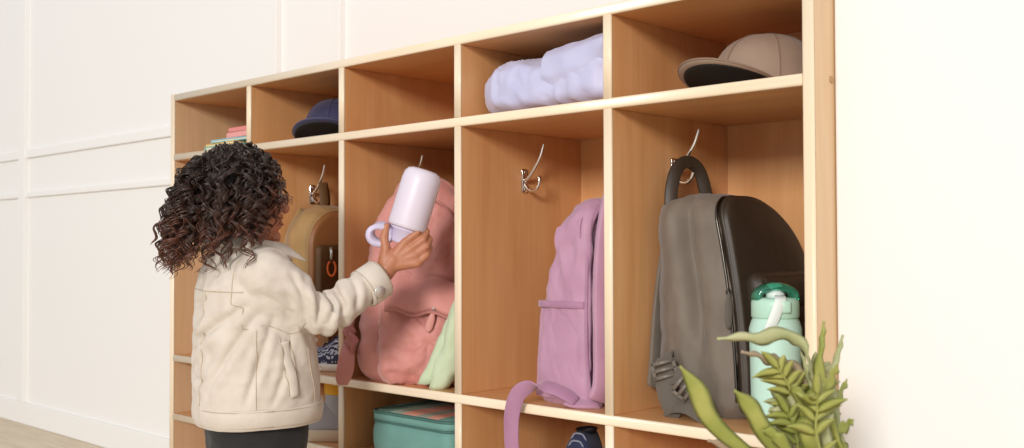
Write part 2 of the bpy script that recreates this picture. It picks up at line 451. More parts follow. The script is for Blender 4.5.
o = pillow(outline(0.235, 0.21, 0.03, 0.03, 0.03, 0.03), 0.035, y0=-0.122, soft=0.012, bulge=0.006, topthin=0.2, back=0.002, rows=4).build('front_pocket', F_mauve, b4)
crumple(o, 0.004, 18, 2.0, 0.6)
# side pocket on the face towards the room: a slightly puffed panel with an elastic hem
rows = []
for k in range(13):
    t = k / 12; z = 0.012 + 0.19 * t; dep = 0.132 - 0.016 * t
    rows.append([Vector((0.145 + 0.0005 + 0.010 * math.sin(PI * j / 10) * (0.9 - 0.4 * t), -0.006 - dep * j / 10, z)) for j in range(11)])
sp_ = MB().loft(rows + [[p - Vector((0.014, 0, 0)) for p in r] for r in rows[::-1]], cap=False, closed=False).build('side_pocket', F_mauve, b4)
crumple(sp_, 0.004, 18, 8.0, 0.6)
MB().ribbon([p + Vector((0.005, 0, -0.003)) for p in rows[-1]], 0.014, 0.008, (0, 0, 1)).build('pocket_hem', F_mauve2, sp_)
# folded lid flap at the shoulder of the bag
fp_ = [[Vector((0.150 + 0.008 * math.sin(PI * i_ / 6), -0.010 - 0.066 * j_ / 10, 0.372 - 0.052 * i_ / 6 - 0.020 * j_ / 10)) for j_ in range(11)] for i_ in range(7)]
o = MB().loft(fp_ + [[p - Vector((0.012, 0, 0)) for p in r] for r in fp_[::-1]], cap=False, closed=False).build('lid_flap', F_mauve, b4)
crumple(o, 0.0015, 12, 9, 0.3)
# piping between side and back panel, shoulder straps
MB().tube(spl([(1.556, 0.046, ZL + 0.02), (1.552, 0.040, 0.62), (1.553, 0.040, 0.75), (1.557, 0.050, 0.86), (1.563, 0.085, 0.905), (1.566, 0.13, 0.915)], 8), 0.0038, 8).build('piping', F_mauve2, b4, True, fr4)
sp = spl([(1.560, 0.16, 0.900), (1.578, 0.12, 0.922), (1.592, 0.085, 0.905), (1.592, 0.068, 0.84), (1.588, 0.062, 0.74), (1.588, 0.060, 0.64), (1.584, 0.058, 0.56), (1.570, 0.05, 0.522)], 7)
MB().ribbon(sp, [0.045 + 0.022 * math.sin(PI * k / (len(sp) - 1)) for k in range(len(sp))], 0.014, (0.35, 1.0, 0.0)).build('shoulder_strap', F_mauve, b4, True, fr4)
sp = spl([(1.562, 0.28, 0.90), (1.582, 0.30, 0.84), (1.588, 0.31, 0.72), (1.58, 0.31, 0.60), (1.565, 0.3, 0.53)], 7)
MB().ribbon(sp, 0.055, 0.014, (0.0, 1.0, 0.0)).build('shoulder_strap', F_mauve, b4, True, fr4)
o = MB().ribbon(spl([(1.568, 0.10, 0.53), (1.560, 0.055, 0.519), (1.535, 0.03, 0.516), (1.515, 0.026, 0.519)], 5), [0.05, 0.05, 0.048, 0.046, 0.044, 0.042, 0.04, 0.038, 0.036, 0.034, 0.033, 0.032, 0.031, 0.03, 0.03, 0.03], 0.006, (0.2, 0.8, 0.25)).build('strap_anchor', F_mauve, b4, True, fr4)
sp = spl([(1.535, 0.030, 0.520), (1.50, 0.012, 0.540), (1.468, -0.012, 0.548), (1.438, -0.030, 0.534), (1.418, -0.030, 0.492), (1.412, -0.026, 0.44), (1.412, -0.022, 0.40), (1.413, -0.022, 0.35), (1.416, -0.022, 0.30)], 7)
wdl = [Vector((0.35, 0.95, 0.0)).lerp(Vector((0.95, 0.25, 0.0)), min(1, k / (len(sp) * 0.6))) for k in range(len(sp))]
MB().ribbon(sp, 0.032, 0.0035, wdl).build('webbing_strap', F_mauve2, b4, True, fr4)

# --- dusty pink backpack in the third bay, slouched, front turned to the camera
F_pink = fabric('dusty_pink_nylon', 'cd877e', 'd59188', 0.6, 0.15, 0.3)
F_pink2 = fabric('dusty_pink_webbing', 'b8736b', 'c27d75', 0.65, 0.3, 0.3)
F_pinkl = mat('pale_pink_leather', 'd08f85', 0.5)
fr3 = Frame((0.960, 0.182, ZL), math.radians(39))
b3 = thing('backpack', 'dusty pink slouching backpack behind the raised hand', 'backpack', fr3.o, fr3.rz, 'backpacks in the bays')
ol3 = [Vector((p.x * (1 - 0.46 * (p.y / 0.46) ** 1.7) - 0.018 * (p.y / 0.46), p.y)) for p in outline(0.315, 0.462, 0.06, 0.05, 0.12, 0.11)]
o = pillow(ol3, 0.14, soft=0.045, bulge=0.03, topthin=0.55, rows=10).build('body', F_pink, b3)
crumple(o, 0.018, 6.5, 11.0, 0.4); crumple(o, 0.013, 13, 12.0, 0.85); crumple(o, 0.005, 30, 14.0, 0.85)
olq = outline(0.235, 0.20, 0.04, 0.04, 0.03, 0.03)
o = pillow(olq, 0.045, y0=-0.135, soft=0.02, bulge=0.016, topthin=0.25, back=0.004, rows=5).build('front_pocket', F_pink, b3)
for v in o.data.vertices: v.co += Vector((0.02, 0, 0.005))
crumple(o, 0.012, 9, 13.0, 0.5); crumple(o, 0.012, 16, 15.0, 0.85); crumple(o, 0.004, 36, 16.0, 0.85)
# pocket flap: a folded lip across the front
fw_ = []
for k in range(9):
    t = k / 8
    zz = 0.250 - 0.075 * t; yy = -0.148 - 0.048 * math.sin(t * 1.7)
    fw_.append([Vector((-0.085 + 0.20 * j / 16, yy - 0.010 * math.sin(PI * j / 16), zz - 0.015 * (j / 16) + 0.006 * math.sin(j * 0.9))) for j in range(17)])
o = MB().loft(fw_ + [[p + Vector((0, 0.008, -0.001)) for p in r] for r in fw_[::-1]], cap=False, closed=False).build('pocket_flap', F_pink, b3)
crumple(o, 0.005, 15, 3.0, 0.6)
MB().tube([p + Vector((0, -0.003, -0.004)) for p in fw_[-1]], 0.0035, 6).build('zipper', F_pink2, b3)
pull(b3, fr3, fr3.out((0.028, -0.208, 0.168)), 0.046, 0.017, F_pinkl, M_steel, wdir=SR, dirn=(-0.20, -0.22, -1))
MB().tube(spl([(-0.10, -0.125, 0.16), (-0.105, -0.130, 0.26), (-0.085, -0.115, 0.36), (-0.02, -0.095, 0.425), (0.05, -0.098, 0.40), (0.085, -0.12, 0.31)], 8), 0.003, 6).build('zipper', F_pink2, b3)
# haul loop on the hook
lp = spl([(0.872, 0.190, 0.955), (0.870, 0.188, 0.985), (0.876, 0.192, 1.002), (0.888, 0.204, 1.006), (0.894, 0.214, 0.990), (0.896, 0.218, 0.955)], 6)
MB().ribbon(lp, 0.022, 0.004, (0.75, -0.65, 0)).build('haul_loop', F_pink2, b3, True, fr3)
# shoulder strap with its adjuster hanging at the near corner
sp = spl([(0.880, 0.13, 0.90), (0.850, 0.085, 0.80), (0.846, 0.045, 0.70), (0.850, 0.012, 0.63), (0.858, -0.006, 0.595)], 7)
MB().ribbon(sp, 0.042, 0.010, (0.7, -0.6, 0)).build('shoulder_strap', F_pink, b3, True, fr3)
for k, (dx, dz) in enumerate(((0.0, 0.0), (0.012, -0.022), (-0.006, -0.042))):
    sp = spl([(0.862 + dx, -0.010, 0.625 + dz), (0.876 + dx, -0.026, 0.632 + dz), (0.890 + dx, -0.020, 0.618 + dz), (0.880 + dx, -0.014, 0.598 + dz), (0.864 + dx, -0.012, 0.604 + dz)], 6)
    MB().ribbon(sp, 0.028, 0.005, (0.1, 0.3, 1)).build('strap_loop', F_pink2, b3, True, fr3)
sp = spl([(0.880, -0.020, 0.592), (0.888, -0.030, 0.568), (0.890, -0.036, 0.540), (0.884, -0.038, 0.515), (0.880, -0.036, 0.500)], 6)
MB().ribbon(sp, [0.024 + 0.016 * math.sin(PI * k / (len(sp) - 1)) for k in range(len(sp))], 0.009, SR).build('webbing_end', F_pink, b3, True, fr3)

# --- tan backpack in the second bay
F_tan = fabric('tan_canvas', '9c7b4c', 'a88757', 0.7, 0.2)
F_brn = mat('brown_leather', '8a5a33', 0.45, hex2='96653b', nscale=7, bump=0.06, bscale=300)
F_brd = mat('olive_brown_canvas', '5d4122', 0.6, hex2='68492a', nscale=9, bump=0.15, bscale=600)
fr2 = Frame((0.448, 0.250, ZL), PI / 2)
b2 = thing('backpack', 'tan canvas backpack with brown leather front and orange zip cord', 'backpack', fr2.o, fr2.rz, 'backpacks in the bays')
ol2 = outline(0.29, 0.425, 0.04, 0.04, 0.12, 0.10)
o = pillow(ol2, 0.092, soft=0.02, bulge=0.004, topthin=0.12, rows=10).build('body', F_tan, b2)
crumple(o, 0.008, 10, 21.0, 0.4); crumple(o, 0.004, 24, 22.0, 0.8)
o = pillow([Vector((p.x * 0.95, p.y * 0.94 + 0.012)) for p in ol2], 0.022, y0=-0.084, soft=0.008, bulge=0.008, topthin=0.05, back=0.001, rows=3).build('front_panel', F_brn, b2)
pq = [Vector((p.x * 0.96, -0.090, p.y * 0.945 + 0.010)) for p in ol2]
MB().tube(pq + [pq[0]], 0.005, 6).build('piping', F_tan, b2)
o = pillow(outline(0.255, 0.30, 0.03, 0.03, 0.012, 0.012), 0.026, y0=-0.100, soft=0.008, bulge=0.004, topthin=0.0, back=0.001, rows=3).build('middle_pocket', F_brd, b2)
for v in o.data.vertices: v.co.z += 0.018
o = pillow(outline(0.26, 0.19, 0.03, 0.03, 0.08, 0.08), 0.058, y0=-0.100, soft=0.015, bulge=0.008, topthin=0.0, back=0.001, rows=3).build('lower_pocket', F_brn, b2)
for v in o.data.vertices: v.co.z += 0.005
op = [Vector((p.x, -0.158, p.y + 0.005)) for p in outline(0.25, 0.186, 0.03, 0.03, 0.08, 0.08)]
MB().tube(op + [op[0]], 0.004, 6).build('piping', F_tan, b2)
M_or = mat('orange_cord', 'e06a2c', 0.5)
pl = MB().ribbon([fr2.out((-0.098, -0.136, 0.316)), fr2.out((-0.098, -0.138, 0.30)), fr2.out((-0.098, -0.138, 0.28))], 0.008, 0.003, SR).build('zip_pull', M_steel, b2, True, fr2)
cpath = [fr2.out((-0.098, -0.139, 0.258)) + SR * 0.011 * math.cos(a) + UP * 0.020 * math.sin(a) for a in [PI * 0.62 + 2 * PI * k / 20 * 0.88 for k in range(21)]]
MB().tube(cpath, 0.0032, 8).build('cord_loop', M_or, pl, True, fr2)
lp = spl([(0.462, 0.225, 0.925), (0.468, 0.222, 0.960), (0.472, 0.212, 0.992), (0.478, 0.204, 1.000), (0.486, 0.198, 0.985), (0.496, 0.194, 0.95), (0.500, 0.190, 0.925)], 6)
MB().ribbon(lp, 0.024, 0.004, (0.3, 0.95, 0)).build('haul_loop', F_brd, b2, True, fr2)
sp = spl([(0.446, 0.17, 0.92), (0.442, 0.13, 0.85), (0.440, 0.11, 0.74), (0.444, 0.10, 0.62)], 6)
MB().ribbon(sp, 0.05, 0.010, (0, 1, 0)).build('shoulder_strap', F_tan, b2, True, fr2)

# ------------------------------------------------------------------ bottle standing in the nearest bay
M_mint = mat('mint_powder_coat', 'bfe2d3', 0.35, coat=0.2)
M_mint2 = mat('mint_plastic', 'b6dcc8', 0.4)
M_teal_clear = mat('clear_teal_plastic', '4fcfab', 0.08, trans=0.85, coat=0.5)
M_pale = mat('pale_mint_silicone', 'e2ebe6', 0.5)
bx, by = 1.932, 0.086
bt = thing('water_bottle', 'mint green water bottle with teal flip lid standing on the seat shelf', 'bottle', (bx, by, ZL))
MB().lathe([(0.0005, 0), (0.036, 0), (0.040, 0.004), (0.0415, 0.03), (0.0425, 0.08), (0.0435, 0.13), (0.0445, 0.158), (0.0445, 0.172), (0.041, 0.184), (0.0385, 0.189), (0.038, 0.193), (0.0005, 0.193)], 48).build('bottle_body', M_mint, bt)
MB().lathe([(0.0005, 0.190), (0.039, 0.190), (0.0405, 0.193), (0.0405, 0.216), (0.039, 0.222), (0.034, 0.225), (0.0005, 0.225)], 48).build('lid_collar', M_mint2, bt)
# arched clear lid with a spout under it
rg = []
for k in range(15):
    a = PI * k / 14; ring = []
    for j in range(10):
        b_ = 2 * PI * j / 10
        rr = 0.010 + 0.002 * math.cos(b_)
        c_ = Vector((0.033 * math.cos(a), 0, 0.222 + 0.022 * math.sin(a) ** 0.8))
        ring.append(c_ + Vector((0.008 * math.cos(b_) * math.cos(a), 0.022 * math.sin(b_), 0.008 * math.cos(b_) * math.sin(a))))
    rg.append([SR * p.x + SF * p.y + UP * p.z for p in ring])
MB().loft(rg).build('flip_lid', M_teal_clear, bt)
MB().lathe([(0.0005, 0.224), (0.015, 0.224), (0.016, 0.232), (0.012, 0.236), (0.010, 0.243), (0.0005, 0.244)], 24, None, (0, 0, 0)).build('spout', M_pale, bt)
sp = spl([(0.002, -0.024, 0.229), (-0.002, -0.041, 0.224), (-0.008, -0.0450, 0.208), (-0.016, -0.0455, 0.188), (-0.024, -0.0425, 0.168), (-0.029, -0.0395, 0.150)], 6)
MB().ribbon([SR * p.x + SF * p.y + UP * p.z for p in sp], 0.018, 0.002, SR).build('carry_strap', M_pale, bt)
MB().box((-0.002, -0.046, 0.200), (0.016, -0.036, 0.222), 0.004).build('latch', M_mint2, bt).rotation_euler = (0, 0, YAW)

# ------------------------------------------------------------------ things on the upper shelf
def make_cap(name, label, loc, rz, mA, mB, h=0.105):
    c = thing(name, label, 'cap', loc, rz, 'caps on the upper shelf')
    a, b = 0.093, 0.105
    def crown_pt(th, ph, o=0.0):          # ph 0 at rim .. 1 at top
        f = math.cos(ph * PI / 2) ** 0.72; z = h * math.sin(ph * PI / 2) ** 0.95
        sh = -0.010 * ph
        pf = 1 + 0.06 * max(0, -math.sin(th)) * math.sin(ph * PI)
        return Vector(((a + o) * f * math.cos(th) * pf, (b + o) * f * math.sin(th) * pf - sh, z + o * 0.6))
    for s_ in range(6):                   # six panels
        t0 = s_ * PI / 3 + PI / 2; rows = []
        for k in range(13):
            ph = k / 12 * 0.985
            rows.append([crown_pt(t0 + PI / 3 * j / 8, ph) for j in range(9)])
        MB().loft(rows + [[p * 0.985 for p in r] for r in rows[::-1]], cap=False, closed=False).build('crown_panel', mA, c)
        MB().tube([crown_pt(t0, k / 16 * 0.98, 0.0006) for k in range(17)], 0.0013, 5).build('seam', mB, c)
    MB().ball((0, 0.010, h + 0.001), (0.008, 0.008, 0.004), 12, 6).build('button', mA, c)
    top = []; 
    for k in range(9):
        t = k / 8; row = []
        for j in range(25):
            th = -PI / 2 + (j / 24 - 0.5) * 2 * 1.0
            side = math.sin(th + PI / 2)
            ext = 0.078 * max(0.0, math.cos((th + PI / 2) * 1.45)) ** 0.75 * t
            row.append(Vector(((a + 0.003 + ext * 0.8) * math.cos(th), (b + 0.002 + ext) * math.sin(th), max(0.004, 0.014 + t * 0.034 * (1 - 1.7 * side ** 2)))))
        top.append(row)
    br = MB().loft(top + [[p - Vector((0, 0, 0.003)) for p in r] for r in top[::-1]], cap=False, closed=False).build('brim', mA, c)
    MB().tube(top[-1], 0.0022, 6).build('brim_edge', mB, br)
    und = [[p - Vector((0, -0.002, 0.0036)) for p in r] for r in top[:-1]]
    MB().loft(und + [[p - Vector((0, 0, 0.0008)) for p in r] for r in und[::-1]], cap=False, closed=False).build('brim_lining', mat('cap_lining', '151312', 0.8), br)
    MB().lathe([(0.0005, 0.004), (0.080, 0.004), (0.084, 0.014), (0.0005, 0.015)], 28).build('sweatband', mat('cap_lining', '151312', 0.8), c)
    return c
make_cap('baseball_cap', 'taupe baseball cap on the upper shelf nearest the right side panel', (1.862, 0.182, ZS), math.radians(-12),
         fabric('taupe_twill', '98816f', 'a08977', 0.8, 0.2), mat('taupe_stitch', '876f5e', 0.8), 0.112)
make_cap('baseball_cap', 'navy baseball cap on the upper shelf two bays from the left end', (0.590, 0.172, ZS), math.radians(36),
         fabric('navy_twill', '2d2c4a', '35345a', 0.7, 0.2), mat('navy_stitch', '4a4968', 0.7), 0.122)

# folded lavender rain jacket
F_lav = fabric('lavender_nylon', 'bcbcdc', 'c4c4e2', 0.5, 0.1, 0.3)
lj = thing('folded_jacket', 'crumpled lavender jacket folded on the upper shelf', 'jacket', (1.43, 0.17, ZS))
rings = []
for k in range(71):
    t = k / 70; x = -0.163 + 0.345 * t
    e = min(1, math.sin(PI * min(0.5, 0.04 + t * 2.2)) ) ; e2 = min(1, math.sin(PI * min(0.5, 0.04 + (1 - t) * 3.0)))
    hz = (0.098 + 0.020 * t + 0.006 * math.sin(t * 7)) * (0.86 + 0.14 * e) * (0.9 + 0.1 * e2); hy = 0.135 * (0.8 + 0.2 * e) * (0.9 + 0.1 * e2)
    ring = []
    for j in range(80):
        a = 2 * PI * j / 80; ca, sa = math.cos(a), math.sin(a)
        ring.append(Vector((x - 0.012 * sa * (1 - t), hy * math.copysign(abs(ca) ** 0.45, ca), hz / 2 + hz / 2 * math.copysign(abs(sa) ** 0.55, sa))))
    rings.append(ring)
o = MB().loft(rings).build('folded_body', F_lav, lj)
flo = lambda c: min(1, max(0, c.z / 0.02))
crumple(o, 0.012, 8, 31, 0.4, flo, (0.8, 1, 1.2)); crumple(o, 0.011, 13, 36, 0.9, flo, (1.2, 1, 0.8)); crumple(o, 0.0025, 34, 33, 0.9, flo)
for v in o.data.vertices: v.co.z = max(v.co.z, 0.0005)
fy = []
for k in range(25):
    t = k / 24
    fy.append([Vector((0.02 + 0.158 * t, -0.137 - 0.010 * math.sin(PI * j / 12) + 0.05 * max(0, j / 12 - 0.75), 0.052 + 0.064 * j / 12 + 0.022 * t - 0.02 * math.sin(t * 4) * (1 - j / 12))) for j in range(13)])
o = MB().loft(fy + [[p + Vector((0, 0.012, -0.002)) for p in r] for r in fy[::-1]], cap=False, closed=False).build('fold_flap', F_lav, lj)
crumple(o, 0.006, 14, 35, 0.8)

# picture books and boxes in the first bay
def slab(name, label, cat, lo, hi, mc, mp, rz, group):
    c = ((lo[0] + hi[0]) / 2, (lo[1] + hi[1]) / 2, lo[2]); dx = (hi[0] - lo[0]) / 2; dy = (hi[1] - lo[1]) / 2; dz = hi[2] - lo[2]
    t = thing(name, label, cat, c, rz, group)
    cv = 0.0025
    MB().box((-dx, -dy, 0), (dx, dy, cv), 0.0008, 1).build('cover', mc, t, False)
    MB().box((-dx, -dy, dz - cv), (dx, dy, dz), 0.0008, 1).build('cover', mc, t, False)
    MB().box((-dx, -dy, 0.0), (-dx + cv, dy, dz), 0.0008, 1).build('spine', mc, t, False)
    MB().box((-dx + cv, -dy + 0.003, cv), (dx - 0.004, dy - 0.003, dz - cv)).build('pages', mp, t, False)
    return t
M_page = mat('paper_block', 'efe6d3', 0.8, hex2='dccfb6', nscale=2, stretch=(1, 1, 300))
M_pinkp = mat('pink_card', 'e39a94', 0.5)
gb = 'picture books on the upper shelf'
slab('picture_book', 'teal picture book at the bottom of the small stack behind the curls', 'book', (0.165, 0.02, ZS), (0.345, 0.19, ZS + 0.011), mat('teal_cover', '66b9b0', 0.45), M_page, math.radians(4), gb)
slab('picture_book', 'yellow picture book lying second from the bottom of the small stack', 'book', (0.16, 0.022, ZS + 0.0112), (0.335, 0.19, ZS + 0.020), mat('yellow_cover', 'e9c766', 0.45), M_page, math.radians(-3), gb)
slab('picture_book', 'pale blue picture book just under the pink ones on the small stack', 'book', (0.195, 0.022, ZS + 0.0202), (0.375, 0.18, ZS + 0.029), mat('blue_cover', '8cc3cf', 0.45), M_page, math.radians(2), gb)
slab('picture_book', 'lower of the two pink picture books on the stack', 'book', (0.262, 0.028, ZS + 0.0292), (0.392, 0.158, ZS + 0.046), M_pinkp, M_page, math.radians(87), gb)
slab('picture_book', 'upper of the two pink picture books on the stack', 'book', (0.270, 0.030, ZS + 0.0462), (0.392, 0.160, ZS + 0.060), mat('rose_card', 'd9857f', 0.5), M_page, math.radians(91), gb)

# ------------------------------------------------------------------ mint jacket stuffed beside the pink backpack
F_mintc = fabric('mint_cotton', 'c3d3b0', 'ccdbba', 0.8, 0.3, 0.2)
mj = thing('rolled_jacket', 'pale mint jacket wedged upright beside the pink backpack', 'jacket', (1.143, 0.066, ZL))
rings = []
for k in range(37):
    t = k / 36
    c_ = Vector((-0.012 + 0.075 * t ** 0.8, -0.030 + 0.055 * t, 0.30 * t))
    ru = (0.026 + 0.004 * math.sin(t * 5)) * (0.8 + 0.2 * min(1, t * 6)) * (1 - 0.35 * t ** 2); rv = 0.030 * (0.8 + 0.2 * min(1, t * 6)) * (1 - 0.1 * t)
    rings.append([c_ + SR * ru * math.copysign(abs(math.cos(a)) ** 0.8, math.cos(a)) + SF * rv * math.sin(a) for a in [2 * PI * j / 40 for j in range(40)]])
o = MB().loft(rings).build('jacket_body', F_mintc, mj)
lim = lambda c: min(1, max(0.0, c.z / 0.03))
crumple(o, 0.012, 10, 41, 0.5, lim, (1.3, 1.3, 0.5)); crumple(o, 0.006, 26, 42, 0.7, lim, (1.2, 1.2, 0.6))
sl = []
for k in range(21):
    t = k / 20; c_ = Vector((-0.030 + 0.085 * t ** 0.9, -0.052 + 0.065 * t, 0.012 + 0.25 * t))
    sl.append([c_ + SR * (0.016 - 0.004 * t) * math.cos(a) + SF * 0.013 * math.sin(a) for a in [2 * PI * j / 20 for j in range(20)]])
o = MB().loft(sl).build('sleeve', F_mintc, mj); crumple(o, 0.005, 24, 44, 0.7)

# ------------------------------------------------------------------ lunch bag
M_teal = fabric('teal_canvas', '67988f', '70a198', 0.65, 0.25, 0.2)
M_tealp = mat('dark_teal_piping', '466f68', 0.6)
m = bpy.data.materials.new('striped_lid_print'); m.use_nodes = True
nt = m.node_tree; b_ = nt.nodes['Principled BSDF']; b_.inputs['Roughness'].default_value = 0.65
tc = nt.nodes.new('ShaderNodeTexCoord'); sx = nt.nodes.new('ShaderNodeSeparateXYZ'); rp = nt.nodes.new('ShaderNodeValToRGB')
ml = nt.nodes.new('ShaderNodeMath'); ml.operation = 'MULTIPLY_ADD'; ml.inputs[1].default_value = 3.6; ml.inputs[2].default_value = 0.5
nt.links.new(tc.outputs['Object'], sx.inputs[0]); nt.links.new(sx.outputs[0], ml.inputs[0]); nt.links.new(ml.outputs[0], rp.inputs[0])
nt.links.new(rp.outputs[0], b_.inputs['Base Color']); rp.color_ramp.interpolation = 'CONSTANT'
for k, (ps, c_) in enumerate(((0.0, '5a7f74'), (0.22, '8d9a8c'), (0.36, 'c98c7c'), (0.55, '8f9486'), (0.68, 'c98c7c'), (0.82, '5d8479'))):
    e = rp.color_ramp.elements[k] if k < 2 else rp.color_ramp.elements.new(ps)
    e.position = ps; e.color = srgb(c_)
lb = thing('lunch_bag', 'teal zip lunch bag with striped lid in the low bay', 'bag', (1.043, 0.150, ZB))
def rrect(hx, hy, r, z, n=8):
    out = []
    for cx, cy, a0 in ((hx - r, hy - r, 0), (-hx + r, hy - r, PI / 2), (-hx + r, -hy + r, PI), (hx - r, -hy + r, 1.5 * PI)):
        for k in range(n + 1):
            a = a0 + PI / 2 * k / n; out.append(Vector((cx + r * math.cos(a), cy + r * math.sin(a), z)))
    return out
hx, hy = 0.138, 0.125
o = MB().loft([rrect(hx - 0.008, hy - 0.008, 0.03, 0.0), rrect(hx, hy, 0.03, 0.006), rrect(hx + 0.003, hy + 0.003, 0.03, 0.03), rrect(hx + 0.003, hy + 0.003, 0.03, 0.055), rrect(hx, hy, 0.03, 0.075), rrect(hx - 0.003, hy - 0.003, 0.03, 0.078)]).build('lower_shell', M_teal, lb)
o = MB().loft([rrect(hx - 0.003, hy - 0.003, 0.03, 0.080), rrect(hx + 0.002, hy + 0.002, 0.03, 0.083), rrect(hx + 0.002, hy + 0.002, 0.03, 0.097), rrect(hx - 0.004, hy - 0.004, 0.03, 0.1015)]).build('lid', M_teal, lb)
for z, r_ in ((0.0795, 0.003), (0.100, 0.004)):
    rr = rrect(hx + 0.001, hy + 0.001, 0.03, z); MB().tube(rr + [rr[0]], r_, 6).build('zipper' if r_ < 0.0035 else 'piping', M_tealp, lb)
MB().loft([rrect(hx - 0.012, hy - 0.012, 0.025, 0.1012), rrect(hx - 0.012, hy - 0.012, 0.025, 0.1032), rrect(hx - 0.05, hy - 0.05, 0.02, 0.1048)]).build('lid_print', m, lb)
for q in (-0.07, 0.07):
    MB().ribbon([(hx + 0.003, q, 0.02), (hx + 0.006, q, 0.05), (hx + 0.004, q, 0.085)], 0.02, 0.003, (0, 1, 0)).build('side_tab', M_tealp, lb)

# ------------------------------------------------------------------ footwear
def make_shoe(name, label, cat, loc, rz, L_, Wd, mup, msole, mlin, top=0.06, ankle=0.075, laces=None, sole=0.016, group=None, mcuff=None, shaft=0.0):
    """toe towards local -y; built from a sole, an upper, a collar lining and laces"""
    t = thing(name, label, cat, loc, rz, group)
    def half(s_):            # s 0 heel .. 1 toe
        return Wd / 2 * (0.80 + 0.22 * math.sin(s_ * PI * 0.9) - 0.02) * (math.sin(min(1, s_ * 7 + 0.18) * PI / 2)) * (math.sin(min(1, (1 - s_) * 4.2 + 0.06) * PI / 2) ** 0.8)
    ys = [0.5 - k / 28 for k in range(29)]
    def cross(z, g=0.0): 
        pts = []
        for k, y in enumerate(ys): pts.append(Vector((half(k / 28) + g, y * L_ * (1 + g * 2 / L_), z)))
        for k, y in reversed(list(enumerate(ys))): pts.append(Vector((-half(k / 28) - g, y * L_ * (1 + g * 2 / L_), z)))
        return pts
    MB().loft([cross(0, -0.001), cross(0.003, 0.003), cross(sole * 0.8, 0.004), cross(sole, 0.002)]).build('sole', msole, t)
    rings = []
    for k in range(29):
        s_ = k / 28; y = (0.5 - s_) * L_
        hgt = ankle if s_ < 0.42 else ankle + (0.62 * top - ankle) * (1 - math.cos(min(1, (s_ - 0.42) / 0.36) * PI)) / 2
        hgt *= 0.55 + 0.45 * math.sin(min(1, (1 - s_) * 5 + 0.12) * PI / 2); hgt *= 0.9 + 0.1 * math.sin(min(1, s_ * 8) * PI / 2)
        r = half(s_) ; ring = []
        for j in range(20):
            a = PI * j / 19
            ring.append(Vector((r * math.copysign(abs(math.cos(a)) ** 0.75, math.cos(a)) * (1 - 0.24 * math.sin(a) * (1 if s_ < 0.5 else 0.6)), y, sole * 0.8 + hgt * math.sin(a) ** 0.8)))
        rings.append(ring)
    up = MB().loft(rings).build('upper', mup, t)
    zc = sole * 0.8 + ankle
    if shaft:
        prof = []
        for k in range(10):
            q = k / 9; z = zc - 0.045 + (shaft + 0.045) * q
            prof.append([Vector(((0.034 + 0.004 * q) * math.cos(a), L_ * 0.22 + (0.046 + 0.003 * q) * math.sin(a) + 0.006 * q, z)) for a in [2 * PI * j / 28 for j in range(28)]])
        MB().loft(prof).build('shaft', mup, t)
        for z0, z1, mm in ((zc + shaft - 0.028, zc + shaft + 0.001, mcuff),):
            MB().loft([[Vector(((0.0395 + e) * math.cos(a), L_ * 0.22 + 0.006 + (0.0505 + e) * math.sin(a), z)) for a in [2 * PI * j / 28 for j in range(28)]] for z, e in ((z0, 0), (z0 + 0.003, 0.0012), (z1 - 0.003, 0.0012), (z1, -0.001))]).build('cuff', mm, t)
        zc += shaft
    MB().lathe([(0.0005, -0.004), (0.72, -0.004), (0.9, 0.001), (1.0, 0.004), (0.92, 0.006), (0.8, 0.002), (0.0005, -0.002)], 24, Matrix.Diagonal((Wd * 0.30, L_ * 0.19, 1.0)), (0, L_ * 0.24, zc - 0.002)).build('collar', mlin, t)
    if laces:
        for k in range(4):
            s_ = 0.50 + 0.075 * k; y = (0.5 - s_) * L_
            hgt = ankle + (0.62 * top - ankle) * (1 - math.cos(min(1, (s_ - 0.42) / 0.36) * PI)) / 2
            z = sole * 0.8 + hgt + 0.003
            MB().tube(spl([(-Wd * 0.24, y, z - 0.014), (-Wd * 0.14, y, z - 0.001), (0, y - 0.003, z + 0.002), (Wd * 0.14, y, z - 0.001), (Wd * 0.24, y, z - 0.014)], 4), 0.0022, 6).build('lace', laces, t)
    return t
# navy patterned sneaker
mp_ = bpy.data.materials.new('navy_squiggle_print'); mp_.use_nodes = True
nt = mp_.node_tree; b_ = nt.nodes['Principled BSDF']; b_.inputs['Roughness'].default_value = 0.75
tc = nt.nodes.new('ShaderNodeTexCoord'); wv = nt.nodes.new('ShaderNodeTexWave'); rp = nt.nodes.new('ShaderNodeValToRGB')
wv.inputs['Scale'].default_value = 60; wv.inputs['Distortion'].default_value = 9; wv.inputs['Detail'].default_value = 1.5; wv.inputs['Detail Scale'].default_value = 1.2
nt.links.new(tc.outputs['Object'], wv.inputs['Vector']); nt.links.new(wv.outputs['Fac'], rp.inputs[0]); nt.links.new(rp.outputs[0], b_.inputs['Base Color'])
rp.color_ramp.elements[0].color = srgb('2c2f4e'); rp.color_ramp.elements[1].color = srgb('c3c6d6'); rp.color_ramp.elements[0].position = 0.60; rp.color_ramp.elements[1].position = 0.72
M_wsole = mat('white_rubber', 'ece5da', 0.55)
M_lin = mat('dark_lining', '22222c', 0.9)
make_shoe('sneaker', 'navy patterned sneaker with white sole on the seat shelf', 'shoe', (0.700, 0.095, ZL), math.radians(-68), 0.185, 0.078, mp_, M_wsole, mat('orange_lining', 'c7643a', 0.8), 0.07, 0.075, mat('navy_lace', '34375a', 0.8), 0.02, 'shoes in the locker')
make_shoe('ankle_boot', 'grey ankle boot with yellow cuff and beige sole in the low bay', 'shoe', (0.682, 0.060, ZB), math.radians(-52), 0.205, 0.09, fabric('grey_felt', 'a7a6ab', 'b1b0b4', 0.85, 0.3), mat('beige_rubber', 'd9c7ad', 0.6), mat('yellow_lining', 'c98f1d', 0.8), 0.075, 0.075, None, 0.03, 'shoes in the locker', mat('yellow_knit', 'e7ac28', 0.8, bump=0.3, bscale=400), 0.045)
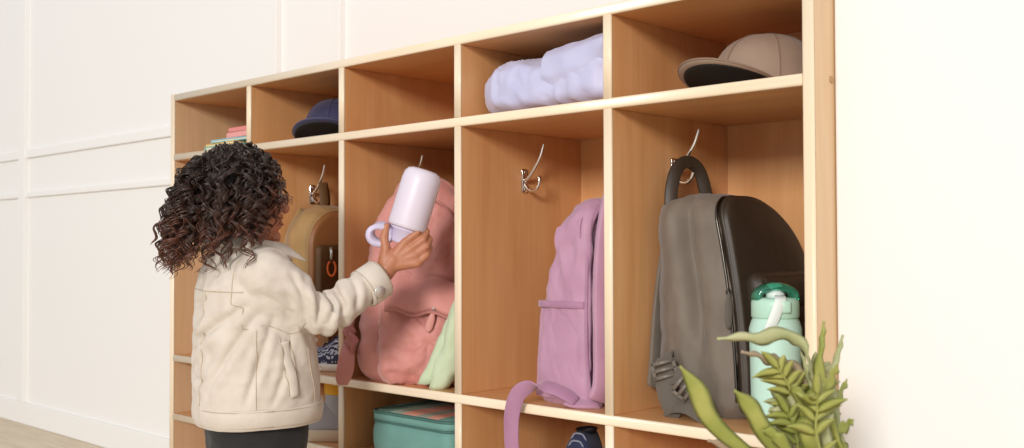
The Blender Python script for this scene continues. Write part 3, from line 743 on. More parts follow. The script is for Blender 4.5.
M_nv = fabric('navy_canvas', '2b3150', '343b5e', 0.8, 0.25)
make_shoe('canvas_shoe', 'navy canvas shoe in the low bay, left one of the pair', 'shoe', (1.452, 0.135, ZB), math.radians(15), 0.17, 0.074, M_nv, M_wsole, M_lin, 0.06, 0.085, mat('grey_lace', '8b8fa3', 0.8), 0.018, 'shoes in the locker')
make_shoe('canvas_shoe', 'navy canvas shoe in the low bay, right one of the pair', 'shoe', (1.548, 0.128, ZB), math.radians(8), 0.17, 0.074, M_nv, M_wsole, M_lin, 0.06, 0.085, mat('grey_lace', '8b8fa3', 0.8), 0.018, 'shoes in the locker')

# ------------------------------------------------------------------ the child
frP = Frame((0.965, -0.325, 0), -math.radians(20.4))
ps = thing('person', 'curly haired child in cream denim jacket and black trousers raising a lavender bottle', 'person', frP.o, frP.rz)
M_skin = mat('skin', 'b27455', 0.5, hex2='ba7c5d', nscale=20, sss=0.12, bump=0.05, bscale=500)
M_denim = mat('cream_denim', 'd0c4b6', 0.85, hex2='d8cdc0', nscale=25, bump=0.35, bscale=700, bstretch=(1, 1, 0.3), sheen=0.1)
M_denim_seam = mat('cream_stitching', 'bfae98', 0.85)
M_black = fabric('black_cotton', '1b191a', '232122', 0.85, 0.3)

SHR = Vector((0.122, -0.012, 0.765)); ELR = Vector((0.124, 0.106, 0.682)); WRR = Vector((0.108, 0.234, 0.757))
SHL = Vector((-0.122, -0.012, 0.765)); ELL = Vector((-0.150, -0.030, 0.640)); WRL = Vector((-0.146, -0.005, 0.530))
def px(dx, dy, dn=0.0, base=frP.inv((1.171, -0.112, 0.806))):
    """a point near the right hand, dx to the right, dy up (pixels of the photograph at the hand's distance), dn towards the camera"""
    return base + frP.I @ (SR * dx / 486 + UP * dy / 486 - SF * dn)
b = MB()
HC = Vector((0.0, -0.030, 0.925))
hm = Matrix.Rotation(math.radians(-6), 3, 'X')
b.ball(HC + Vector((0, -0.006, 0.020)), (0.071, 0.086, 0.084), 28, 18, hm)          # skull
b.ball(HC + Vector((0, 0.022, -0.038)), (0.056, 0.058, 0.062), 24, 14, hm)           # jaw
for s in (-1, 1):
    b.ball(HC + Vector((0.034 * s, 0.050, -0.030)), (0.024, 0.022, 0.024), 14, 10)   # cheeks
    b.ball(HC + Vector((0.074 * s, -0.004, -0.014)), (0.007, 0.016, 0.022), 12, 8)   # ears
b.capsule(HC + Vector((0, 0.079, 0.004)), HC + Vector((0, 0.089, -0.022)), 0.006, 0.010)   # nose
b.ball(HC + Vector((0, 0.075, -0.050)), (0.019, 0.008, 0.0055), 12, 8)
b.ball(HC + Vector((0, 0.073, -0.060)), (0.017, 0.008, 0.006), 12, 8)
b.ball(HC + Vector((0, 0.066, -0.082)), (0.018, 0.014, 0.014), 12, 8)
b.capsule((0, -0.030, 0.75), HC + Vector((0, -0.012, -0.04)), 0.042, 0.040)
b.ball((0, -0.01, 0.70), (0.115, 0.078, 0.10)); b.ball((0, -0.005, 0.58), (0.10, 0.075, 0.11)); b.ball((0, 0, 0.47), (0.108, 0.082, 0.085))
b.capsule((-0.10, -0.01, 0.768), (0.10, -0.01, 0.768), 0.038, 0.038)
for S_, E_, Wp in ((SHR, ELR, WRR), (SHL, ELL, WRL)):
    b.capsule(S_, E_, 0.034, 0.027); b.capsule(E_, Wp, 0.027, 0.0205)
for s in (-1, 1):
    b.capsule((0.055 * s, 0, 0.45), (0.060 * s, 0.004, 0.245), 0.062, 0.044); b.capsule((0.060 * s, 0.004, 0.245), (0.062 * s, -0.006, 0.06), 0.043, 0.028)
    b.capsule((0.062 * s, -0.006, 0.045), (0.064 * s, 0.10, 0.03), 0.027, 0.020)
# right hand: palm, thumb and four fingers closing round the neck of the bottle
b.capsule(WRR, px(-6, -6, 0.006), 0.0205, 0.021)
kn = [(7, 13), (13, 6), (17, -1), (19, -9)]
for k in kn: b.capsule(px(-11, -11, 0.008), px(k[0], k[1], 0.012), 0.0165, 0.0098)
b.capsule(px(-14, -8, 0.008), px(-13, 7, 0.012), 0.0165, 0.0105)
th = [px(-13, 5, 0.012), px(-15, 17, 0.010), px(-12.5, 29, 0.006)]
b.capsule(th[0], th[1], 0.0105, 0.0092); b.capsule(th[1], th[2], 0.0092, 0.0072)
fin = [((7, 13, .012), (19, 22, .014), (21.5, 30, -.004), (17, 33, -.018)), ((13, 6, .012), (25, 15, .012), (28, 23, -.008), (24, 27, -.026)),
       ((17, -1, .012), (28, 8, .010), (31, 15, -.010), (27, 20, -.028)), ((19, -9, .011), (28, -1, .008), (31, 6, -.010), (28, 11, -.024))]
for f_ in fin:
    q = [px(*p) for p in f_]
    b.capsule(q[0], q[1], 0.0088, 0.0080); b.capsule(q[1], q[2], 0.0080, 0.0072); b.capsule(q[2], q[3], 0.0072, 0.0060)
# left hand, relaxed
dl = (WRL - ELL).normalized(); sl_ = Vector((0.8, 0.2, 0.2)).normalized()
b.capsule(WRL, WRL + dl * 0.05, 0.019, 0.022)
for k in range(4):
    p0 = WRL + dl * 0.055 + sl_ * (0.010 * (k - 1.5) * 1.2); p1 = p0 + dl * (0.024, 0.028, 0.026, 0.020)[k] + Vector((0, 0, -0.006)); p2 = p1 + dl * 0.016 + Vector((0, 0, -0.014))
    b.capsule(p0, p1, 0.0075, 0.007); b.capsule(p1, p2, 0.007, 0.0058)
b.capsule(WRL + dl * 0.02 + sl_ * 0.02, WRL + dl * 0.045 + sl_ * 0.036, 0.009, 0.0075)

def remeshed(mb, name, m, parent, vox, smooth=4):
    """one continuous skin round everything collected"""
    t = mb.build(name + '_source', m, None, True)
    md = t.modifiers.new('remesh', 'REMESH'); md.mode = 'VOXEL'; md.voxel_size = vox
    sm = t.modifiers.new('smooth', 'SMOOTH'); sm.factor = 0.5; sm.iterations = smooth
    dg = bpy.context.evaluated_depsgraph_get()
    me = bpy.data.meshes.new_from_object(t.evaluated_get(dg))
    old = t.data
    bpy.data.objects.remove(t); bpy.data.meshes.remove(old)
    me.name = name; me.polygons.foreach_set('use_smooth', [True] * len(me.polygons))
    if not me.materials: me.materials.append(m)
    o = bpy.data.objects.new(name, me); col.objects.link(o); o.parent = parent
    return o
remeshed(b, 'body', M_skin, ps, 0.0026, 3)
M_eye = mat('eye_white', 'e9e2da', 0.2); M_iris = mat('brown_iris', '2a160c', 0.2); M_lip = mat('lips', '9a5548', 0.45)
for s in (-1, 1):
    e = MB().ball(HC + Vector((0.031 * s, 0.0655, 0.0)), 0.0105, 16, 10).build('eye', M_eye, ps)
    MB().ball(HC + Vector((0.031 * s, 0.0735, 0.0)), (0.0055, 0.0035, 0.0055), 12, 8).build('iris', M_iris, e)
    MB().tube(spl([HC + Vector((0.017 * s, 0.078, 0.020)), HC + Vector((0.032 * s, 0.074, 0.025)), HC + Vector((0.048 * s, 0.063, 0.020))], 5), 0.0022, 6).build('eyebrow', M_iris, ps)
MB().tube(spl([HC + Vector((-0.017, 0.077, -0.055)), HC + Vector((0, 0.084, -0.0555)), HC + Vector((0.017, 0.077, -0.055))], 5), [0.001] + [0.0022] * 9 + [0.001], 6).build('lips', M_lip, ps)

# --- jacket
def tor(z, a, bb, cx=0.0, cy=0.0, n=44, e=0.86):
    tl = 0.02 * max(0.0, min(1.0, (0.74 - z) / 0.25))        # the hem rides up at the front
    return [Vector((cx + a * math.copysign(abs(math.cos(t)) ** e, math.cos(t)), cy + bb * math.copysign(abs(math.sin(t)) ** e, math.sin(t)), z + tl * bb * math.sin(t))) for t in [2 * PI * k / n for k in range(n)]]
j = MB()
j.loft([tor(.471, .143, .126, 0, .002), tor(.485, .146, .128, 0, .002), tor(.53, .147, .126, 0, 0), tor(.60, .143, .122, 0, -.003), tor(.68, .143, .118, 0, -.008), tor(.74, .143, .112, 0, -.012), tor(.775, .132, .098, 0, -.016), tor(.80, .108, .080, 0, -.020), tor(.825, .072, .062, 0, -.026), tor(.836, .055, .052, 0, -.028)])
def sleeve(S_, E_, Wp):
    p = spl([S_ + Vector((-0.03 if S_.x > 0 else 0.03, 0, 0.002)), S_, S_.lerp(E_, 0.55), E_, E_.lerp(Wp, 0.5), Wp - (Wp - E_).normalized() * 0.012], 6)
    n = len(p); r = []
    for k in range(n):
        t = k / (n - 1)
        r.append(0.040 + 0.020 * max(0, 1 - t / 0.5) ** 1.3 - 0.001 * t)
    j.tube(p, r, 24); return p, r
pR, rR = sleeve(SHR, ELR, WRR); sleeve(SHL, ELL, WRL)
jk = remeshed(j, 'jacket', M_denim, ps, 0.0036, 8)
aR = (ELR - SHR).normalized(); fR = (WRR - ELR).normalized()
def armness(c):
    d = min((c - p).length for p in pR[4:]); return max(0, min(1, (0.085 - d) / 0.03))
me = jk.data
nr = [v.normal.copy() for v in me.vertices]
for v, n_ in zip(me.vertices, nr):
    c = v.co; am = armness(c); d = 0
    d += 0.006 * noise.noise(c * 7 + Vector((3, 1, 4)))
    d += 0.0040 * (0.6 - 2 * abs(noise.noise(Vector((c.x * 15, c.y * 15, c.z * 9)))))
    d += 0.0014 * (0.6 - 2 * abs(noise.noise(c * 34)))
    # folds that run from the armpit down across the back, and rings of folds at the crook of the elbow
    u = (c.y + 0.02) * 0.75 + (c.z - 0.70) * 0.66
    fold = math.exp(-((c.z - 0.645) / 0.075) ** 2) * max(0.15, c.x * 7)
    d += (1 - am) * fold * 0.0030 * math.sin(u * 110 + 2.0 * noise.noise(c * 12))
    el = math.exp(-((c - ELR - Vector((0, 0.0, 0.02))).length / 0.055) ** 2)
    along = (c - ELR).dot((aR + fR).normalized())
    d += el * 0.0090 * math.sin(along * 170 + (c.z - 0.7) * 40 + 4 * noise.noise(c * 10))
    sh = math.exp(-((c - SHR - Vector((0.0, 0.02, -0.05))).length / 0.06) ** 2)
    d += sh * 0.004 * math.sin((c.z + 0.5 * c.y) * 120 + 4 * noise.noise(c * 11))
    d += am * 0.0022 * math.sin((c - SHR).dot(aR) * 70 + 60 * (c.z - 0.7) + 5 * noise.noise(c * 9))
    v.co = c + n_ * d
# creases: each one a sunken line with a raised lip beside it
CR = [([(0.135, -0.050, 0.705), (0.075, -0.125, 0.650), (0.000, -0.140, 0.610)], 0.010, 0.011), ([(0.140, -0.030, 0.690), (0.120, -0.085, 0.610), (0.080, -0.125, 0.535)], 0.008, 0.010),
      ([(0.142, 0.000, 0.680), (0.146, -0.030, 0.590), (0.142, -0.055, 0.515)], 0.007, 0.009), ([(0.142, 0.035, 0.650), (0.146, 0.022, 0.575), (0.142, 0.000, 0.515)], 0.006, 0.008),
      ([(0.105, -0.100, 0.735), (0.040, -0.130, 0.712), (-0.02, -0.135, 0.705)], 0.005, 0.009), ([(-0.060, -0.125, 0.66), (0.010, -0.135, 0.640), (0.060, -0.128, 0.645)], 0.005, 0.010),
      ([(-0.05, -0.128, 0.58), (0.03, -0.132, 0.555), (0.09, -0.115, 0.565)], 0.005, 0.010), ([(0.165, 0.030, 0.770), (0.176, 0.050, 0.730), (0.170, 0.060, 0.690)], 0.006, 0.008),
      ([(0.160, 0.075, 0.745), (0.168, 0.085, 0.710), (0.160, 0.085, 0.670)], 0.007, 0.007), ([(0.130, 0.105, 0.735), (0.160, 0.115, 0.705), (0.168, 0.108, 0.670)], 0.010, 0.008),
      ([(0.120, 0.135, 0.735), (0.150, 0.140, 0.712), (0.165, 0.130, 0.680)], 0.007, 0.007), ([(0.120, 0.165, 0.755), (0.148, 0.170, 0.730), (0.155, 0.165, 0.700)], 0.004, 0.007),
      ([(0.150, -0.030, 0.735), (0.160, 0.010, 0.705), (0.160, 0.050, 0.655)], 0.005, 0.008)]
nv = len(me.vertices); X = np.empty(nv * 3); me.vertices.foreach_get('co', X); X = X.reshape(-1, 3); NN = np.array([tuple(v.normal) for v in me.vertices])
dd = np.zeros(nv); bv0 = BVHTree.FromPolygons([v.co.copy() for v in me.vertices], [tuple(p.vertices) for p in me.polygons])
for pts, amp, wd_ in CR:
    q = np.array([tuple(bv0.find_nearest(p)[0]) for p in spl(pts, 22)]); n_q = len(q)
    dist = np.sqrt(((X[:, None, :] - q[None]) ** 2).sum(-1)); i_ = dist.argmin(1); dm = dist[np.arange(nv), i_]
    fade = np.sin(np.pi * np.clip((i_ + 1.5) / (n_q + 2), 0, 1)) ** 0.6
    dd += amp * fade * (-np.exp(-(dm / (wd_ * 0.62)) ** 2) + 0.55 * np.exp(-((dm - 1.7 * wd_) / wd_) ** 2))
X += NN * dd[:, None] * 0.8; me.vertices.foreach_set('co', X.ravel())
me.update()
bv = BVHTree.FromPolygons([v.co.copy() for v in me.vertices], [tuple(p.vertices) for p in me.polygons])
def on(p, off=0.0012):
    q, n_, i_, d_ = bv.find_nearest(Vector(p)); return q + n_ * off
def seam(pts, parent=None, r=0.0010, dbl=True, sub=6):
    P = [on(p, 0.0004) for p in spl(pts, sub)]
    MB().tube(P, r, 5).build('seam', M_denim_seam, parent or jk, True)
def back(th, z, a=0.147, bb=0.125):
    """the jacket's surface seen from its own axis at an angle and a height"""
    h = bv.ray_cast(Vector((0, -0.008, z)), Vector((math.cos(th), math.sin(th), 0)))
    return h[0] if h[0] is not None else Vector((a * math.cos(th), bb * math.sin(th), z))
R_ = math.radians
seam([back(R_(t), 0.737 - 0.004 * math.cos(R_(t)), .2, .2) for t in range(200, 341, 10)])                 # back yoke
seam([back(R_(243 + 2 * k), 0.735 - 0.046 * k) for k in range(6)])                                      # back panel seams
seam([back(R_(302 - 2 * k), 0.735 - 0.046 * k) for k in range(6)])
seam([back(R_(350), 0.66 - 0.035 * k) for k in range(6)])   # side seam
seam([back(R_(34 + 2 * k), 0.62 - 0.025 * k) for k in range(6)])
# armhole seam round the right shoulder
ah = []
for k in range(25):
    t = 2 * PI * k / 24 + PI / 2
    x_ = 0.122 - 0.016 * math.sin(t)
    h = bv.ray_cast(Vector((x_, -0.006, 0.752)), Vector((0, math.cos(t), math.sin(t))), 0.12)
    if h[0] is not None: ah.append(h[0])
seam(ah, sub=3)

# waistband
wb = MB().loft([tor(z, a, bb, 0, .002) for z, a, bb in ((.463, .1405, .1245), (.465, .1435, .1265), (.489, .1480, .1300), (.501, .1480, .1295), (.504, .1450, .1275), (.499, .138, .120), (.469, .136, .119))], cap=False).build('waistband', M_denim, ps)
crumple(wb, 0.003, 16, 51, 0.4)
for z, g_ in ((.500, .1482), (.469, .1450)):
    rr = tor(z, g_, g_ - .0182, 0, .002); MB().tube(rr + [rr[0]], 0.0009, 4).build('stitch_line', M_denim_seam, wb)
# collar: a turned down strip round the neck, points at the front
cl = []
for k in range(41):
    t = -PI / 2 + (k / 40 - 0.5) * 2 * PI * 0.84; q = abs(k / 40 - 0.5) * 2
    fl_ = 0.028 + 0.030 * q ** 3
    ctr = Vector((0, -0.020, 0)); rad = Vector((math.cos(t), math.sin(t), 0))
    a0 = ctr + Vector((0.062 * rad.x, 0.058 * rad.y, 0.822 - 0.012 * q)); a1 = ctr + Vector((0.066 * rad.x, 0.063 * rad.y, 0.850 - 0.018 * q)); a2 = ctr + Vector((0.076 * rad.x, 0.073 * rad.y, 0.852 - 0.020 * q))
    a3 = a2 + rad * (fl_ * 0.75) + Vector((0, 0.018 * q ** 3, -fl_ * 0.75)); a4 = a3 - rad * 0.003 - UP * 0.003; a5 = a2 - rad * 0.003 - UP * 0.005; a6 = a1 - UP * 0.006 + rad * 0.004
    cl.append([a0, a1, a2, a2.lerp(a3, 0.5) + rad * 0.003, a3, a4, a5, a6])
o = MB().loft(cl).build('collar', M_denim, ps); crumple(o, 0.003, 18, 55, 0.4); subsurf(o, 1)
# front opening with buttons, chest pocket flap, slanted hand pocket on the side towards the camera
M_but = mat('pewter_button', 'd9d6cf', 0.3, 0.6)
seam([back(R_(84), 0.78 - 0.055 * k, .12, .14) for k in range(6)]); seam([back(R_(75), 0.78 - 0.055 * k, .12, .14) for k in range(6)])
for k in range(5): MB().ball(on(back(R_(80), 0.75 - 0.062 * k, .12, .15)), 0.0062, 12, 8).build('button', M_but, jk)
wl = [on(back(R_(12 + 1.5 * k), 0.635 - 0.022 * k), 0.002) for k in range(6)]
MB().ribbon(spl(wl, 4), 0.017, 0.005, [Vector((-0.2, 1, 0))] * (len(wl) * 4 - 3)).build('pocket_welt', M_denim, jk)
seam([back(R_(8 + 1.5 * k), 0.645 - 0.0235 * k) for k in range(6)]); seam([back(R_(17 + 1.5 * k), 0.645 - 0.0235 * k) for k in range(6)])
# cuffs
def cuff(E_, Wp, r0, but):
    d = (Wp - E_).normalized(); c0 = Wp - d * 0.048; n = 30
    a = Vector((0, 0, 1)); u = (a - d * a.dot(d)).normalized(); q = d.cross(u)
    rings = [[c0 + d * s + (u * math.cos(2 * PI * k / n) + q * math.sin(2 * PI * k / n)) * r for k in range(n)] for s, r in ((0, r0 - .002), (0.001, r0 + .0025), (0.022, r0 + .0035), (0.046, r0 + .003), (0.050, r0), (0.048, r0 - .004), (0.006, r0 - .005))]
    o = MB().loft(rings, cap=False).build('cuff', M_denim, ps); crumple(o, 0.003, 20, 61, 0.4)
    if but:
        cdir = frP.I @ (CAM - frP.out(c0)); cdir = (cdir - d * cdir.dot(d)).normalized()
        side = d.cross(cdir); side = side if (frP.R @ side).z < 0 else -side
        nn = (cdir * 0.86 + side * 0.51).normalized()
        bp = c0 + d * 0.014 + nn * (r0 + 0.005)
        Mq = nn.to_track_quat('Z', 'Y').to_matrix()
        MB().lathe([(0.0003, -0.002), (0.0118, -0.002), (0.0128, 0.0010), (0.0118, 0.0036), (0.0095, 0.0030), (0.0085, 0.0040), (0.0003, 0.0044)], 20, Mq, bp).build('button', M_but, o)
    for s in (0.004, 0.045):
        ring = [c0 + d * s + (u * math.cos(2 * PI * k / n) + q * math.sin(2 * PI * k / n)) * (r0 + .0036) for k in range(n + 1)]
        MB().tube(ring, 0.0009, 4).build('stitch_line', M_denim_seam, o)
cuff(ELR, WRR, 0.0385, True); cuff(ELL, WRL, 0.0385, False)

# --- trousers and shoes
t_ = MB()
t_.loft([tor(.40, .118, .098, 0, 0), tor(.44, .120, .102), tor(.49, .118, .10), tor(.53, .112, .095)])
for s in (-1, 1):
    t_.tube([(0.058 * s, 0, .43), (0.060 * s, 0.002, .34), (0.062 * s, 0.004, .245), (0.063 * s, -0.002, .15), (0.064 * s, -0.006, .075)], [.064, .060, .053, .046, .042], 22)
tr = remeshed(t_, 'trousers', M_black, ps, 0.006, 4)
crumple(tr, 0.006, 12, 71, 0.6, None, (1, 1, 1.6))
for s in (-1, 1):
    sh_ = MB(); L_ = 0.17
    rows = []
    for k in range(21):
        q = k / 20; y = -0.045 + L_ * q
        hw = 0.033 * math.sin(min(1, q * 5 + 0.25) * PI / 2) * math.sin(min(1, (1 - q) * 4 + 0.15) * PI / 2); hh = (0.068 if q < 0.4 else 0.068 - 0.03 * min(1, (q - 0.4) / 0.35)) * math.sin(min(1, (1 - q) * 6 + 0.25) * PI / 2)
        rows.append([Vector((0.064 * s + hw * math.copysign(abs(math.cos(a)) ** .7, math.cos(a)), y, 0.018 + hh * math.sin(a) ** .8)) for a in [PI * j_ / 15 for j_ in range(16)]])
    so = sh_.loft(rows).build('shoe', mat('white_canvas', 'd9d4cb', 0.8), ps)
    lo_ = []
    for z, g in ((0.0005, -0.001), (0.004, 0.003), (0.018, 0.004), (0.021, 0.001)):
        pts = []
        for sg in (1, -1):
            rng = range(21) if sg > 0 else range(20, -1, -1)
            for k in rng:
                q = k / 20; hw = 0.034 * math.sin(min(1, q * 5 + 0.25) * PI / 2) * math.sin(min(1, (1 - q) * 4 + 0.15) * PI / 2)
                pts.append(Vector((0.064 * s + sg * (hw + g), -0.045 + L_ * q, z)))
        lo_.append(pts)
    MB().loft(lo_).build('sole', M_wsole, so)

# --- hair: a soft cap and many corkscrew curls
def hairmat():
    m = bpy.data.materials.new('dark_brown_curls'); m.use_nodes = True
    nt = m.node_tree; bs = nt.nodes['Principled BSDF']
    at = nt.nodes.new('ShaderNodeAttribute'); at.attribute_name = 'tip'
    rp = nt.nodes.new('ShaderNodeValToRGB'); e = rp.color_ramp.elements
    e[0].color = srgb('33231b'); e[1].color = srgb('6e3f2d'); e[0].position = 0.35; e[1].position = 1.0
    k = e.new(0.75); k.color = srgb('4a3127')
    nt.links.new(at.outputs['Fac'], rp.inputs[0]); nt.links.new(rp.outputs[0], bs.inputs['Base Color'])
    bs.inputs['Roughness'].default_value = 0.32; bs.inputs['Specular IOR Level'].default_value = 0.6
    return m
M_hair = hairmat()
hc = HC + Vector((0, -0.014, 0.016))
bm_ = MB().ball(hc, (0.081, 0.094, 0.092), 28, 18, hm)
cap_ = bm_.build('hair', mat('hair_base', '1c120e', 0.6), ps)
dl_ = [v.index for v in cap_.data.vertices if (v.co.y > HC.y + 0.055 and v.co.z < HC.z + 0.055) or (v.co.z < HC.z - 0.055)]
bmx = bmesh.new(); bmx.from_mesh(cap_.data); bmx.verts.ensure_lookup_table()
bmesh.ops.delete(bmx, geom=[bmx.verts[i] for i in dl_], context='VERTS'); bmx.to_mesh(cap_.data); bmx.free()
rng = np.random.default_rng(5)
V = []; Fc = []; TP = []; off = 0
NS = 8
def strand(p0, d, length, drop, rad, pitch, thick, ph, hand, rng):
    global off
    n = int(length / pitch * 11) + 8
    ts = np.linspace(0, 1, n)
    # centre line: out along d, then falling
    out = 1 - np.exp(-ts * 4.0)
    reach = drop[0]
    cx = p0[None, :] + np.outer(out * reach, d) 
    fall = np.clip(ts - 0.10, 0, 1) ** 1.15 / (0.9 ** 1.15)
    cx[:, 2] -= fall * drop[1]
    cx[:, :2] += np.outer(ts ** 2, drop[2])
    tg = np.gradient(cx, axis=0); tg /= np.linalg.norm(tg, axis=1)[:, None]
    ref = np.array([0.3, 0.9, 0.2]); u = ref - tg * (tg @ ref)[:, None]; u /= np.linalg.norm(u, axis=1)[:, None]
    v = np.cross(tg, u)
    sl = np.concatenate([[0], np.cumsum(np.linalg.norm(np.diff(cx, axis=0), axis=1))])
    an = ph + hand * 2 * np.pi * sl / pitch + rng.uniform(0, 1.6) * np.sin(ts * rng.uniform(4, 11) + ph)
    rr = rad * np.clip(ts * 5, 0.1, 1) * (1 + 0.35 * np.sin(ts * rng.uniform(3, 9) + ph * 2))
    cx = cx + 0.006 * np.stack([np.sin(ts * rng.uniform(3, 8) + ph), np.cos(ts * rng.uniform(3, 8) + ph), 0 * ts], axis=1) * ts[:, None]
    pc = cx + u * (np.cos(an) * rr)[:, None] + v * (np.sin(an) * rr)[:, None]
    t2 = np.gradient(pc, axis=0); t2 /= np.linalg.norm(t2, axis=1)[:, None]
    u2 = u - t2 * np.sum(t2 * u, axis=1)[:, None]; u2 /= np.linalg.norm(u2, axis=1)[:, None] + 1e-9; v2 = np.cross(t2, u2)
    th_ = thick * (0.35 + 0.65 * np.clip((1 - ts) * 14, 0, 1))
    k = 3
    ring = np.stack([pc + (u2 * math.cos(2 * PI * q / k) + v2 * math.sin(2 * PI * q / k)) * th_[:, None] for q in range(k)], axis=1)
    V.append(ring.reshape(-1, 3)); TP.append(np.repeat(ts, k))
    i = np.arange(n - 1)[:, None] * k + np.arange(k)[None, :]; jn = np.arange(n - 1)[:, None] * k + ((np.arange(k) + 1) % k)[None, :]
    Fc.append((np.stack([i, jn, jn + k, i + k], axis=-1).reshape(-1, 4)) + off); off += n * k
hcn = np.array(hc)
cnt = 0
while cnt < 380:
    d = rng.normal(size=3); d /= np.linalg.norm(d)
    if d[2] < -0.45: continue
    if d[1] > 0.62 and d[2] < 0.62: continue
    if d[1] > 0.30 and d[2] < 0.10 : continue
    if d[2] > 0.55 and rng.random() < 0.25: continue
    p0 = hcn + d * np.array([0.078, 0.090, 0.088])
    frontness = max(0, d[1])
    layer = rng.random()
    zend = rng.uniform(0.755, 0.85) if d[1] < 0.0 else rng.uniform(0.80, 0.88)
    if d[1] > 0.3: zend = rng.uniform(0.83, 0.92)
    reach = 0.016 + 0.042 * layer * (1 - 0.55 * frontness)
    if d[2] > 0.6: reach *= 0.6
    hor = d[:2] / (np.linalg.norm(d[:2]) + 1e-6)
    push = hor * (0.006 + 0.060 * max(0.0, d[2]) * layer) * (0.4 if d[1] > 0.1 else 1.0)
    dropz = max(0.02, p0[2] + d[2] * reach - zend) * (0.35 + 0.65 * layer ** 0.6)
    length = dropz + reach + 0.03
    rad_ = rng.uniform(0.0055, 0.0115); pit = rng.uniform(0.028, 0.048); ph_ = rng.uniform(0, 6.28); hd = rng.choice([-1, 1]); sd = int(rng.integers(1 << 30))
    for q in range(5):                                   # one ringlet: a few strands that wind together
        strand(p0 + rng.normal(size=3) * 0.0012, d, length * 1.3, (reach * (1 + 0.03 * q), dropz * rng.uniform(0.94, 1.04), push), rad_ * (1 + rng.uniform(-0.12, 0.12)), pit, rng.uniform(0.0008, 0.0013), ph_ + (q - 2) * 0.22, hd, np.random.default_rng(sd))
    cnt += 1
V = np.concatenate(V); Fc = np.concatenate(Fc); TP = np.concatenate(TP)
me = bpy.data.meshes.new('curls')
me.vertices.add(len(V)); me.vertices.foreach_set('co', V.ravel())
me.loops.add(Fc.size); me.loops.foreach_set('vertex_index', Fc.ravel().astype(np.int32))
me.polygons.add(len(Fc)); me.polygons.foreach_set('loop_start', np.arange(0, Fc.size, 4, dtype=np.int32))
me.polygons.foreach_set('use_smooth', np.ones(len(Fc), dtype=bool))
me.update(calc_edges=True)
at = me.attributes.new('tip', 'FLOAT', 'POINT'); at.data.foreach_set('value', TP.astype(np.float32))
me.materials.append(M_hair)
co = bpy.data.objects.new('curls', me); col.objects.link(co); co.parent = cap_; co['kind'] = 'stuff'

# ------------------------------------------------------------------ lavender bottle held upside down in the hand
M_lb = mat('lavender_plastic', 'ddd3e0', 0.4, coat=0.15); M_lb2 = mat('lavender_silicone', 'd0c6de', 0.5)
cb = Vector((1.172, -0.097, 0.850))
ax = (SR * 0.30 + UP * 0.95 - SF * 0.04).normalized()
lb_ = thing('drinking_bottle', 'lavender drinking bottle held upside down in the raised hand', 'bottle', cb)
Mx = ax.to_track_quat('Z', 'Y').to_matrix()
MB().lathe([(0.0005, 0.012), (0.038, 0.012), (0.041, 0.015), (0.0415, 0.02), (0.0415, 0.114), (0.0395, 0.128), (0.034, 0.1365), (0.024, 0.1405), (0.0005, 0.1415)], 44, Mx).build('bottle_body', M_lb, lb_)
MB().lathe([(0.0005, -0.022), (0.024, -0.022), (0.0265, -0.019), (0.0275, 0.004), (0.0335, 0.007), (0.0335, 0.0115), (0.0005, 0.0118)], 40, Mx).build('screw_lid', M_lb2, lb_)
lc = SR * -0.050 + UP * -0.002 - SF * 0.012
pth = [lc + (SR * math.cos(a) * 0.021 + UP * math.sin(a) * 0.018 + SF * 0.006 * math.cos(a)) for a in [2 * PI * k / 28 for k in range(29)]]
MB().ribbon(pth, 0.026, 0.012, (SF * 0.9 + SR * 0.35 + UP * 0.3)).build('carry_loop', M_lb2, lb_)
MB().ribbon([SR * -0.040 + UP * -0.010 - SF * 0.012, SR * -0.028 + UP * -0.012 - SF * 0.006, SR * -0.018 + UP * -0.010], 0.016, 0.007, SF).build('loop_joint', M_lb2, lb_)

# ------------------------------------------------------------------ fern on a planter in front of the locker
M_fern = mat('fern_green', '878f3f', 0.45, hex2='a9a75a', nscale=14, bump=0.1, bscale=120)
M_fern2 = mat('fern_grey_green', '9ba26c', 0.5, hex2='bcba8e', nscale=16, bump=0.1, bscale=120)
M_fern3 = mat('fern_dry', '9a8a6c', 0.6, hex2='b39b84', nscale=16)
M_clay = mat('white_ceramic', 'e6e1d8', 0.4); M_soil = mat('potting_soil', '33261c', 0.95, bump=0.8, bscale=80)
pc0 = Vector((2.270, -0.330, 0.0))
pf = thing('potted_fern', 'green fern with lobed fronds in front of the locker at lower right', 'plant', pc0)
MB().lathe([(0.0005, 0.0), (0.075, 0.0), (0.080, 0.006), (0.095, 0.44), (0.098, 0.452), (0.092, 0.456), (0.087, 0.445), (0.083, 0.40), (0.0005, 0.40)], 40).build('planter', M_clay, pf)
MB().lathe([(0.0005, 0.435), (0.05, 0.434), (0.086, 0.430), (0.086, 0.41), (0.0005, 0.41)], 30).build('soil', M_soil, pf)
def at(x, y, dep):
    """where a point of the photograph lies at a given distance"""
    return CAM + SR * ((x - 495.28) / 1034.6 * dep) + SF * dep + UP * (-(y - 247.5) / 1034.6 * dep)
